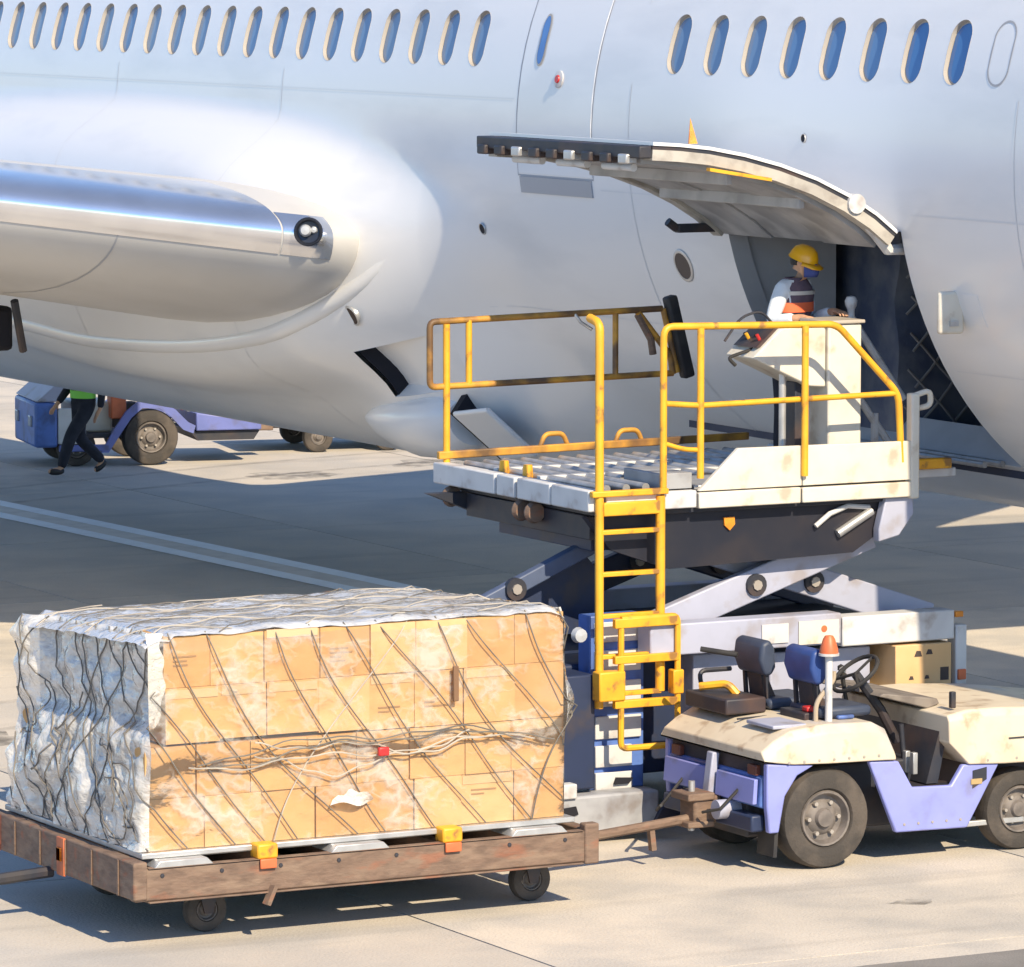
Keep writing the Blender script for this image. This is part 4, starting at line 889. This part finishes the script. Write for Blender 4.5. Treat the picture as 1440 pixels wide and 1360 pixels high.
for x in (14.75, 16.13): 
    st_ = box('pallet_stop', (x - .075, DY0 - .02, .552), (x + .075, DY0 + .11, .655), M_yel, dl, .015); box('stop_lever', (x - .06, DY0 - .03, .49), (x + .06, DY0 - .012, .555), M_orange, st_, .006)
MB().bar((14.79, DY0 - .02, .37), (14.73, DY0 - .03, .25), .06, .03).build('latch_pedal', M_rust, dl)
for k, y in enumerate((31.5, 31.9, 32.9, 33.4)):
    box('deck_roller', (DX0 + .12, y, .556), (DX1 - .12, y + .06, .598), M_roller, dl, .006)
for y in (32.37, 33.52): box('end_reflector', (DX0 - .03, y - .06, .34), (DX0 - .011, y + .06, .60), mat('faded_orange', (.55, .15, .06), .6, col2=(.3, .10, .05), amt=.8, scale=9), dl, .004); box('reflector_core', (DX0 - .042, 32.34, .44), (DX0 - .0305, 32.41, .53), M_amber, dl, .003)
for x in (14.53, 17.0):
    for y, ax in ((31.72, (0, -1, 0)), (33.3, (0, 1, 0))):
        wheel(dl, (x, y, .15), .15, .10, ax, .5, 0); 
        
        for dy in (-.075, .06): MB().prism([(x - .08, .335), (x + .08, .335), (x + .03, .13), (x - .03, .13)], y + dy, y + dy + .015).build('caster_fork', M_dark, dl)
box('under_tray', (14.2, 31.9, .25), (16.9, 33.2, .34), M_dark, dl)
MB().tube([(17.2, 32.2, .34), (17.9, 32.44, .27), (18.76, 32.49, .33)], .035, 8).build('tow_bar', M_rust, dl); MB().tube([(17.2, 32.8, .34), (17.9, 32.54, .27)], .03, 8).build('tow_bar', M_rust, dl)
MB().bar((18.4, 32.49, .29), (18.42, 32.49, .12), .05, .04).build('tow_bar_foot', M_rust, dl)
box('tow_bar_hinge', (17.15, 32.1, .28), (17.30, 32.9, .42), M_rust, dl, .012)
MB().tube([(13.8, 32.6, .33), (13.3, 32.6, .30), (12.6, 32.6, .33)], .04, 8).build('rear_coupling', M_dark, dl)

# ================================================================ cargo on the dolly
pl = thing('pallet_load', 'tall load of cardboard boxes under plastic wrap and cargo net on the dolly', 'cargo', (15.5, 32.5, .6))
CX0, CX1, CY0, CY1 = 13.93, 17.06, 31.32, 33.56
box('pallet', (CX0 - .05, CY0 - .04, .602), (CX1 + .06, CY1 + .06, .640), M_alu, pl, .006)
def carton_me(m):
    return MB().box((-.5, -.5, -.5), (.5, .5, .5)).mesh('carton', m, (0, 0, 0), None)
cms = [carton_me(m) for m in (M_card, M_card2, M_card3)]
zl = [.642, .985, 1.33, 1.715, 2.075]
widths = [.40, .41, .385, .395, .40, .40, .39, .37]; tot = sum(widths)
tape_me = None
for L in range(4):
    x_start = CX0 + (.0 if L < 2 else .14); z0, z1 = zl[L], zl[L + 1]
    n = 8; wds = [random.uniform(.9, 1.12) for _ in range(n)]; sc_ = (CX1 - x_start) / sum(wds); x = x_start
    for i in range(n):
        wd = wds[i] * sc_
        if L == 2: z0 = 1.333 + .03 * max(0, 1 - abs(i - 1.6) / 2.6)
        for r_ in range(5):
            if not (r_ == 0 or i == 0 or L == 3 or i == n - 1): continue
            y0 = CY0 + r_ * .448 + (.0 if r_ else random.uniform(0, .018)); dpt = .442
            hz = z1 - (.025 * (r_ + 1) + .01 if L == 3 and r_ else (.02 if L == 3 else 0)); 
            if i == 0 and r_ > 0: y0 += 0; 
            c = Vector((x + wd / 2 + (.10 if (i == 0 and r_ > 0) else 0) * random.random(), y0 + dpt / 2, (z0 + hz) / 2))
            o = link_mesh('carton', random.choice(cms), c, pl); o.scale = (wd - .004, dpt - .004, hz - z0 - .003)
            o.rotation_euler = (0, 0, R(random.uniform(-.8, .8)))
            if r_ == 0:
                if random.random() < .3:
                    t_ = MB().box((c.x - wd * .46, y0 - .0035, z1 - .07), (c.x + wd * .46, y0 - .0015, z1 - .012)).build('packing_tape', M_tape, pl, smooth=None)
                if random.random() < .22:
                    zz = z0 + .10 + .1 * random.random()
                    g = MB()
                    for q in range(random.randint(2, 4)): g.box((c.x - wd * .30, y0 - .004, zz + q * .028), (c.x - wd * .30 + wd * random.uniform(.2, .5), y0 - .002, zz + q * .028 + .010))
                    g.build('printed_mark', mat('faded_ink', (.36, .22, .11), .9), pl, smooth=None)
        x += wd
# shape of the wrapped outside: perimeter parameter s (metres, starting at the back left corner, end -> front -> right side), height z
PER = [(CX0, CY1), (CX0, CY0), (CX1, CY0), (CX1, CY1)]
segl = [CY1 - CY0, CX1 - CX0, CY1 - CY0]
def wrap(s_, z, out=0.0):
    k = 0; t = s_
    while k < 2 and t > segl[k]: t -= segl[k]; k += 1
    t = max(0, min(t, segl[k]))
    h = (z - .64) / 1.44
    a_, b_ = Vector(PER[k]), Vector(PER[k + 1]); d = (b_ - a_).normalized(); n_ = Vector((d.y, -d.x))
    if k == 0: n_ = Vector((-1, 0))
    if k == 1: n_ = Vector((0, -1))
    if k == 2: n_ = Vector((1, 0))
    p = a_ + d * t
    # round the vertical corners
    lump = noise.noise((s_ * 2.3, z * 2.6, 3.1)); fine = noise.noise((s_ * 9, z * 9, 7.7))
    o = (.022 + .012 * fine + .016 * lump) if k != 1 else (.010 + .005 * fine + .004 * lump)
    e = min(t, segl[k] - t)
    if k == 0:
        o += .05 * lump + .03 * fine + .05 * sm((.45 - h) / .2) - .03
        o += .03 * math.sin(min(1, e / .5) * math.pi / 2)
        o -= .16 * sm((h - .5) / .1) * (1 if t > 0 else 1) * sm((t - .2) / .3) * .6
    if k == 2:
        o += .10 * sm((.35 - t) / .35) * math.exp(-((z - 1.42) / .16) ** 2) + .03 * lump
    if k == 1:
        o += .022 * math.exp(-((z - 1.30) / .09) ** 2) * (.5 + .5 * lump) + .03 * sm((.35 - t) / .35) * math.exp(-((z - 1.2) / .2) ** 2)
        o += .05 * sm((t - segl[1] + .3) / .3) * math.exp(-((z - 1.42) / .16) ** 2)
    o += out
    p = p + n_ * o
    if h > .9: p = p - n_ * .05 * ((h - .9) / .1) ** 2
    # pull corners round
    if e < .07 and not (k == 0 and t < .07) and not (k == 2 and segl[2] - t < .07): p = p - n_ * (.07 - e) ** 2 * 3.0
    zz = z
    if k == 0: zz = z - .10 * (1 - t / segl[0]) * h
    if k == 2: zz = z - .10 * (t / segl[2]) * h
    return Vector((p.x, p.y, zz))
def top(u, v, out=0.):     # u along x 0..1, v along y 0..1
    x = CX0 + (CX1 - CX0) * u; y = CY0 + (CY1 - CY0) * v
    z = 2.092 + .022 * noise.noise((x * 3, y * 3, 5)) + .012 * noise.noise((x * 11, y * 11, 9)) - .10 * v + out
    ed = min(u, 1 - u) * 3.1; z -= .05 * max(0, 1 - ed / .12) ** 2; e2 = min(v, 1 - v) * 2.3; z -= .03 * max(0, 1 - e2 / .1) ** 2
    if u < .06: z -= .03
    return Vector((x, y, z))
STOT = sum(segl)
def wrap_sheet(name, s0, s1, ns, nz, m):
    g = MB()
    for i in range(ns + 1):
        for j in range(nz + 1): g.v.append(tuple(wrap(s0 + (s1 - s0) * i / ns, .645 + 1.437 * j / nz)))
    for i in range(ns):
        for j in range(nz): a_ = i * (nz + 1) + j; g.f.append((a_, a_ + nz + 1, a_ + nz + 2, a_ + 1)); g.mi.append(0)
    return g.build(name, m, pl, smooth=60)
wrap_sheet('plastic_wrap', .0, segl[0] + .02, 90, 56, M_filmw); wrap_sheet('plastic_wrap', segl[0] + .02, segl[0] + segl[1], 120, 56, M_film); wrap_sheet('plastic_wrap', segl[0] + segl[1], STOT, 50, 40, M_filmw)
g = MB(); NU, NV = 90, 60
for i in range(NU + 1):
    for j in range(NV + 1): g.v.append(tuple(top(i / NU, j / NV)))
for i in range(NU):
    for j in range(NV): a_ = i * (NV + 1) + j; g.f.append((a_, a_ + NV + 1, a_ + NV + 2, a_ + 1)); g.mi.append(0)
g.build('plastic_wrap', M_filmt, pl, smooth=60)
# cargo net: crossing cords over the end, the front, the right side and the top
dark = MB(); pale = MB(); rnd = random.Random(3)
def cord(fn, n, g, r_=.0075):
    pts = [fn(i / (n - 1)) for i in range(n)]; pts = [p for p in pts if p is not None]
    if len(pts) > 2: g.tube(pts, r_, 5)
k = -1.6
while k < STOT + 1.4:
    wob = rnd.uniform(-.14, .14); ph = rnd.uniform(0, 6)
    def f1(t, k=k, wob=wob, ph=ph):
        z = 2.08 - 1.43 * t; s_ = k + 1.05 * t ** 1.25 + wob * math.sin(3 * t + ph) + .03 * math.sin(7 * t + 2 * ph)
        return wrap(s_, z, .012) if 0 <= s_ <= STOT else None
    def f2(t, k=k, wob=wob, ph=ph):
        z = 2.08 - 1.43 * t; s_ = k + 1.0 - .85 * t ** .9 + wob * math.sin(4 * t + ph)
        return wrap(s_, z, .010) if 0 <= s_ <= STOT else None
    front = segl[0] < k + .4 < segl[0] + segl[1]
    cord(f1, 22, dark, .0048 if front else .0055)
    if rnd.random() < (.6 if not front else .5): cord(f2, 22, pale if front else dark, .0048 if front else .0055)
    k += (.34 if front else .25) + rnd.uniform(-.05, .05)
# bunched net hanging along the middle of the front
for q in range(5):
    ph = rnd.uniform(0, 6); z0 = 1.28 + rnd.uniform(-.08, .08); a0 = segl[0] + rnd.uniform(.2, .9); a1 = segl[0] + segl[1] - rnd.uniform(0, .9)
    cord(lambda t: wrap(a0 + (a1 - a0) * t, z0 + .05 * math.sin(5 * t + ph) + .03 * math.sin(13 * t + 2 * ph) + .012 * math.sin(37 * t + ph) - .10 * math.sin(math.pi * t) * (q % 2), .03 + .01 * math.sin(9 * t + ph)), 40, pale if q % 4 else dark, .0055)
for q in range(14):
    v0 = -.9 + q * .19
    cord(lambda t: top(t, v0 + .9 * t + .02 * math.sin(9 * t + q), .012) if 0 <= v0 + .9 * t <= 1 else None, 30, dark if q % 2 == 0 else pale, .0045)
    if q % 2: cord(lambda t: top(t, v0 + .9 * (1 - t) + .02 * math.sin(7 * t + q), .012) if 0 <= v0 + .9 * (1 - t) <= 1 else None, 30, pale, .0045)
# a tangle on the end of the load
for q in range(6):
    ph = rnd.uniform(0, 6); s0 = rnd.uniform(.3, 2.0); z0 = rnd.uniform(1.0, 1.6)
    cord(lambda t: wrap(max(0, min(2.3, s0 + .22 * math.sin(4 * t + ph))), z0 - .45 * t + .08 * math.sin(7 * t + ph), .02 + .02 * math.sin(5 * t + ph)), 26, dark, .0055)
dark.build('cargo_net', M_cord, pl, smooth=60); pale.build('cargo_net', M_cordl, pl, smooth=60)
box('red_tag', (15.60, CY0 - .085, 1.17), (15.68, CY0 - .05, 1.23), M_red, pl, .01); box('wooden_stake', (16.18, CY0 - .055, 1.50), (16.22, CY0 - .03, 1.74), mat('brown_strap', (.20, .11, .06), .8), pl, .006)
g = MB()
for q in range(13): u_ = q / 12; g.v += [(15.25 + .34 * u_, CY0 - .05 - .03 * math.sin(5 * u_), .86 + .02 * math.sin(7 * u_)), (15.27 + .30 * u_, CY0 - .05 - .02 * math.sin(9 * u_), .90 + .05 * math.sin(math.pi * u_) + .012 * math.sin(17 * u_))]
g.f = [(2 * q, 2 * q + 2, 2 * q + 3, 2 * q + 1) for q in range(12)]; g.mi = [0] * 12
g.build('torn_film', M_filmw, pl)

# ================================================================ people
def skin_mesh(name, nodes, edges, m, parent, root, sub=2):
    keys = list(nodes); me = bpy.data.meshes.new(name)
    me.from_pydata([nodes[k][0] for k in keys], [(keys.index(a), keys.index(b)) for a, b in edges], [])
    me.materials.append(m); o = bpy.data.objects.new(name, me); COL.objects.link(o); o.parent = parent; ORG[o.name] = Vector((0, 0, 0))
    sk = o.modifiers.new('skin', 'SKIN'); sk.use_smooth_shade = True
    if not me.skin_vertices: me.skin_vertices.new()
    for i, k in enumerate(keys):
        r_ = nodes[k][1]; me.skin_vertices[0].data[i].radius = r_ if isinstance(r_, tuple) else (r_, r_); me.skin_vertices[0].data[i].use_root = (k == root)
    sb = o.modifiers.new('sub', 'SUBSURF'); sb.levels = sub; sb.render_levels = sub
    return o
def person(loc, rz, J, label, shirt, trousers, vest=None, stripe_m=None, lime=None, helmet=True, mask=True):
    p = thing('person', label, 'person', loc, None, rz)
    N = {}; E_ = []
    def chain(*ks):
        for a, b in zip(ks, ks[1:]): E_.append((a, b))
    for k, v in J.items(): N[k] = v
    chain('pelvis', 'spine', 'chest', 'neck', 'jaw', 'head', 'crown')
    for s_ in ('l', 'r'):
        chain('chest', 'sh' + s_, 'el' + s_, 'wr' + s_, 'pa' + s_); chain('pelvis', 'hip' + s_, 'kn' + s_, 'an' + s_, 'toe' + s_)
        w_, pa = Vector(J['wr' + s_][0]), Vector(J['pa' + s_][0]); d = (pa - w_).normalized(); side = d.cross(Vector((0, 0, 1))).normalized(); dn = Vector((0, 0, -1))
        for f in range(4):
            b0 = pa + side * (f - 1.5) * .021; ln_ = (.062, .072, .068, .052)[f]
            N['f%s%d' % (s_, f)] = (tuple(b0 + d * .03), .0095); N['g%s%d' % (s_, f)] = (tuple(b0 + d * (.03 + ln_ * .5) + dn * .008), .0088); N['h%s%d' % (s_, f)] = (tuple(b0 + d * (.03 + ln_ * .85) + dn * .032), .0075)
            chain('pa' + s_, 'f%s%d' % (s_, f), 'g%s%d' % (s_, f), 'h%s%d' % (s_, f))
        tsg = 1 if s_ == 'r' else -1
        N['t' + s_] = (tuple(pa - d * .03 + side * .042 * -tsg), .011); N['u' + s_] = (tuple(pa + d * .012 + side * .06 * -tsg + dn * .02), .009); chain('pa' + s_, 't' + s_, 'u' + s_)
    hd = Vector(J['head'][0]); fw = (Vector(J['jaw'][0]) - Vector(J['neck'][0])); fw = Vector((0, -1, -.25)).normalized()
    N['nose'] = (tuple(hd + fw * .108 + Vector((0, 0, -.012))), .013); chain('head', 'nose')
    for sx, k in ((-1, 'ear_r'), (1, 'ear_l')): N[k] = (tuple(hd + Vector((sx * .086, .012, -.005))), .016); chain('head', k)
    body = skin_mesh('body', N, E_, M_skin, p, 'pelvis')
    for sx in (-1, 1):
        q = hd + fw * .083 + Vector((sx * .032, 0, .018)); MB().lathe([(0, .006), (.011, .003), (.012, -.004)], q, fw, 10).build('eye', M_hair, body)
    q = hd + fw * .092 + Vector((0, 0, -.062)); MB().lathe([(0, .004), (.02, .002), (.022, -.004)], q, fw, 10).build('mouth', mat('lips', (.36, .14, .11), .5), body)
    def grow(keys, ed, extra, nm_, m, root, ov={}):
        nd = {}
        for k in keys:
            pos, r_ = J[k]; r2 = tuple(x + extra for x in r_) if isinstance(r_, tuple) else r_ + extra
            nd[k] = (pos, ov.get(k, r2))
        return skin_mesh(nm_, nd, ed, m, p, root)
    aed = []
    for s_ in ('l', 'r'): aed += [('chest', 'sh' + s_), ('sh' + s_, 'el' + s_), ('el' + s_, 'wr' + s_)]
    grow(['pelvis', 'spine', 'chest', 'neck', 'shl', 'shr', 'ell', 'elr', 'wrl', 'wrr'], [('pelvis', 'spine'), ('spine', 'chest'), ('chest', 'neck')] + aed, .016, 'shirt', shirt, 'pelvis', {'neck': .066})
    led = []
    for s_ in ('l', 'r'): led += [('pelvis', 'hip' + s_), ('hip' + s_, 'kn' + s_), ('kn' + s_, 'an' + s_)]
    grow(['spine', 'pelvis', 'hipl', 'hipr', 'knl', 'knr', 'anl', 'anr'], led + [('spine', 'pelvis')], .026, 'trousers', trousers, 'pelvis')
    for s_ in ('l', 'r'):
        a, t = Vector(J['an' + s_][0]), Vector(J['toe' + s_][0]); d = (t - a)
        skin_mesh('shoe', {'a': (tuple(a + Vector((0, 0, .02))), .052), 'b': (tuple(a + Vector((0, .02, -.035))), .05), 'c': (tuple(a + d * .55 + Vector((0, 0, -.012))), .05), 'd': (tuple(t), .04)}, [('a', 'b'), ('b', 'c'), ('c', 'd')], M_shoe, p, 'a', 1)
    if vest:
        g = MB(); n = 28; ce = Vector(J['chest'][0]); sp = Vector(J['spine'][0])
        rings = [(.95, .182, .140), (1.02, .180, .138), (1.12, .172, .132), (1.22, .180, .138), (1.31, .186, .142), (1.375, .165, .128), (1.42, .120, .100), (1.45, .085, .080)]
        for z, rx, ry in rings:
            t = (z - sp.z) / (ce.z - sp.z); c = sp.lerp(ce, t)
            for q in range(n):
                th = 2 * math.pi * q / n; wv = 1 + .02 * math.sin(5 * th + z * 20) + .012 * math.sin(9 * th - z * 31); g.v.append((c.x + rx * math.cos(th) * wv, c.y + ry * math.sin(th) * wv, z))
        for a_ in range(len(rings) - 1):
            for q in range(n): g.f.append((a_ * n + q, a_ * n + (q + 1) % n, (a_ + 1) * n + (q + 1) % n, (a_ + 1) * n + q)); g.mi.append(0)
        v = g.build('vest', vest, p, smooth=60)
        def band(zc, h, m, ex, k0='spine', k1='chest'):
            a, b = Vector(J[k0][0]), Vector(J[k1][0]); t = (zc - a.z) / (b.z - a.z); c = a.lerp(b, t); ra, rb = J[k0][1], J[k1][1]
            lo_ = [q for q in rings if q[0] <= zc][-1]; hi_ = [q for q in rings if q[0] > zc][0]; f = (zc - lo_[0]) / (hi_[0] - lo_[0])
            rx = lo_[1] + (hi_[1] - lo_[1]) * f + .010; ry = lo_[2] + (hi_[2] - lo_[2]) * f + .010; g = MB(); n = 28
            for dz in (-h / 2, h / 2):
                for j in range(n): th = 2 * math.pi * j / n; g.v.append((c.x + rx * math.cos(th), c.y + ry * math.sin(th), zc + dz))
            for j in range(n): g.f.append((j, (j + 1) % n, n + (j + 1) % n, n + j)); g.mi.append(0)
            o = g.build('reflective_band', m, v); return o
        if stripe_m: band(1.225, .075, stripe_m, .01); band(1.335, .03, M_silver, .01)
        if lime: band(1.04, .10, lime, .05, 'pelvis', 'spine')
    if helmet:
        tilt = Matrix.Translation(hd + Vector((0, .004, .028))) @ Matrix.Rotation(R(20), 4, 'X')
        g = MB(); n = 24; prof = [(0, .105), (.05, .099), (.088, .072), (.108, .03), (.114, -.005), (.120, -.012)]
        for r_, h in prof:
            for j in range(n): th = 2 * math.pi * j / n; g.v.append(tuple(tilt @ Vector((r_ * math.cos(th) * .9, r_ * math.sin(th) * 1.06, h))))
        for i in range(len(prof) - 1):
            for j in range(n): g.f.append((i * n + j, i * n + (j + 1) % n, (i + 1) * n + (j + 1) % n, (i + 1) * n + j)); g.mi.append(0)
        hm = g.build('helmet', M_helm, p)
        g = MB(); a0 = [(x, -(.118 + .0 * k)) for k, x in enumerate((-.1, .1))]
        vs = []
        for j in range(9):
            th = R(205 + 130 * j / 8); 
            for rr_, zz in ((.112, -.004), (.165 if 1 < j < 7 else .140, -.026)): vs.append(tuple(tilt @ Vector((rr_ * math.cos(th) * .92, rr_ * math.sin(th) * 1.06, zz))))
        g.add(vs, [(2 * i, 2 * i + 1, 2 * i + 3, 2 * i + 2) for i in range(8)]); o = g.build('helmet_peak', M_helm, hm); md = o.modifiers.new('solid', 'SOLIDIFY'); md.thickness = .008
    g = MB(); n = 20
    for r_, h in ((0, .088), (.055, .078), (.088, .04), (.097, .0), (.092, -.04)):
        for j in range(n): th = 2 * math.pi * j / n; g.v.append((hd.x + r_ * math.cos(th) * .95, hd.y + .018 + r_ * math.sin(th) * 1.02 + (.028 if math.sin(th) < 0 and h < .05 else 0), hd.z + .018 + h))
    for i in range(4):
        for j in range(n): g.f.append((i * n + j, i * n + (j + 1) % n, (i + 1) * n + (j + 1) % n, (i + 1) * n + j)); g.mi.append(0)
    g.build('hair', M_hair, p)
    if mask:
        q = hd + fw * .06 + Vector((0, 0, -.05)); g = MB(); n = 12
        vs = []
        for i in range(5):
            for j in range(n + 1):
                th = R(200 + 140 * j / n); h = -.05 + .10 * i / 4; b_ = math.cos((i - 2) / 2 * 1.2); vs.append((q.x + (.066 + .014 * b_) * math.cos(th), q.y + .058 + (.098 + .03 * b_) * math.sin(th), q.z + h + .0))
        g.add(vs, [(i * (n + 1) + j, i * (n + 1) + j + 1, (i + 1) * (n + 1) + j + 1, (i + 1) * (n + 1) + j) for i in range(4) for j in range(n)]); o = g.build('face_mask', M_mask, p); md = o.modifiers.new('solid', 'SOLIDIFY'); md.thickness = .004
    return p
def joints(**kw):
    J = dict(pelvis=((0, 0, .93), (.145, .10)), spine=((0, -.01, 1.08), (.135, .095)), chest=((0, -.03, 1.29), (.155, .105)), neck=((0, -.05, 1.42), .052), jaw=((0, -.085, 1.495), (.060, .070)), head=((0, -.10, 1.565), (.078, .094)), crown=((0, -.085, 1.635), (.062, .075)),
             shl=((.165, -.03, 1.365), .056), ell=((.235, -.03, 1.10), .042), wrl=((.17, -.25, 1.10), .028), pal=((.14, -.33, 1.105), (.036, .018)),
             shr=((-.165, -.03, 1.365), .056), elr=((-.235, -.03, 1.10), .042), wrr=((-.17, -.25, 1.10), .028), par=((-.14, -.33, 1.105), (.036, .018)),
             hipl=((.09, 0, .86), .088), knl=((.095, -.01, .48), .058), anl=((.10, .02, .09), .038), toel=((.11, -.15, .035), .03),
             hipr=((-.09, 0, .86), .088), knr=((-.095, -.01, .48), .058), anr=((-.10, .02, .09), .038), toer=((-.11, -.15, .035), .03))
    J.update(kw); return J
wk = person((20.90, 34.74, 2.60), R(27), joints(wrl=((.13, -.29, 1.19), .028), pal=((.10, -.37, 1.19), (.036, .018)), elr=((-.29, -.01, 1.12), .042), wrr=((-.30, -.23, 1.16), .028), par=((-.29, -.31, 1.165), (.036, .018)),
     neck=((0, -.06, 1.43), .052), jaw=((.0, -.115, 1.495), (.060, .068)), head=((.0, -.125, 1.57), (.078, .094)), crown=((0, -.095, 1.64), (.062, .075))),
     'person in yellow helmet, white sleeves and plum vest standing at the loader controls', M_white, M_trous, M_vest, M_ostripe)
wa = person((26.2, 60.75, 0), R(-78), joints(knl=((.095, -.27, .53), .062), anl=((.10, -.43, .12), .040), toel=((.10, -.62, .10), .03), knr=((-.095, -.01, .48), .060), anr=((-.10, .36, .16), .040), toer=((-.11, .24, .035), .03),
     ell=((.24, .12, 1.12), .042), wrl=((.22, .10, .86), .028), pal=((.21, .06, .79), (.036, .018)), elr=((-.24, -.06, 1.10), .042), wrr=((-.22, -.24, .92), .028), par=((-.21, -.30, .87), (.036, .018))),
     'person in dark clothes with lime vest walking under the aircraft belly', M_trous, M_trous, M_trous, None, M_lime, False, False)

# ================================================================ far tow tractor beyond the belly
ft = thing('tow_tractor', 'blue tow tractor with flat sloping hood parked beyond the aircraft belly', 'tow tractor', (27.52, 61.62, 0), None, R(-12))
def L(m_): return m_
wheel(ft, (0, .12, .36), .36, .24); wheel(ft, (0, 1.35, .36), .36, .24, (0, 1, 0)); wheel(ft, (-.95, .2, .25), .25, .16); wheel(ft, (-.95, 1.25, .25), .25, .16, (0, 1, 0))
pin = [(-.56, .18), (-.40, .42), (-.26, .62), (-.12, .74), (.10, .74), (.26, .62), (.42, .45), (.55, .40)]; pout = [(-.66, .18), (-.48, .48), (-.33, .70), (-.16, .83), (.14, .83), (.32, .71), (.48, .55), (.58, .50)]
for y0 in (.0, 1.42):
    g = MB()
    for q in range(7): g.prism([pin[q], pin[q + 1], pout[q + 1], pout[q]], y0, y0 + .06)
    bm = g.build('wheel_arch', M_lavd, ft)
MB().prism([(.59, .665), (1.45, .54), (1.45, .43), (.59, .43)], .0, 1.48).build('hood', M_lavd, ft, bevel=.015); MB().prism([(.52, .418), (1.44, .418), (1.36, .30), (.62, .30)], .06, 1.42).build('under_body', M_dark, ft)
box('end_body', (-1.52, .0, .26), (-1.22, 1.40, .84), M_blue, ft, .04); MB().prism([(-1.50, .845), (-1.22, .845), (-.85, 1.08), (-1.22, 1.08)], .02, 1.46).build('end_cowl', M_lavp, ft, bevel=.02)
box('end_lamp', (-1.55, .16, .52), (-1.515, .32, .66), M_lamp, ft, .01); box('end_lamp', (-1.55, 1.06, .52), (-1.515, 1.22, .66), M_lamp, ft, .01)
box('side_panel', (-1.215, .01, .30), (-.85, .08, .76), M_lwhite, ft, .015); box('sill', (-1.2, .0, .20), (-.55, .07, .285), M_lavd, ft, .012)
box('floor', (-1.4, .1, .36), (-.3, 1.4, .42), M_dark, ft); box('engine_cover', (-.95, .3, .42), (-.45, 1.2, .80), M_cream, ft, .03); box('tool_box', (-.50, .12, .60), (-.30, .4, .92), M_orange, ft, .02); box('seat', (-.40, .5, .85), (.1, 1.1, .98), M_seat, ft, .03); box('seat_back', (-.46, .5, .98), (-.36, 1.1, 1.4), M_seat, ft, .03)
MB().tube([(-1.2, .5, .9), (-1.0, .5, 1.25)], .02).build('steering_column', M_dark, ft); box('red_lamp', (.40, .04, .70), (.46, .12, .77), M_red, ft, .006); box('white_lamp', (.48, .04, .68), (.58, .12, .73), M_lamp, ft, .006)
box('tow_coupling', (1.45, .6, .36), (1.75, .85, .46), M_rust, ft, .01)
fd = thing('baggage_dolly', 'low dark dolly with small wheels half hidden beyond the aircraft belly', 'dolly', (30.6, 62.2, 0), None, R(-12))
box('bed', (-1.3, -.1, .34), (1.5, 1.4, .44), M_dark, fd, .015)
for x, y, ax in ((-.4, .0, (0, -1, 0)), (.55, .0, (0, -1, 0)), (-.4, 1.3, (0, 1, 0)), (.55, 1.3, (0, 1, 0))): wheel(fd, (x, y, .2), .2, .14, ax, .5, 0)
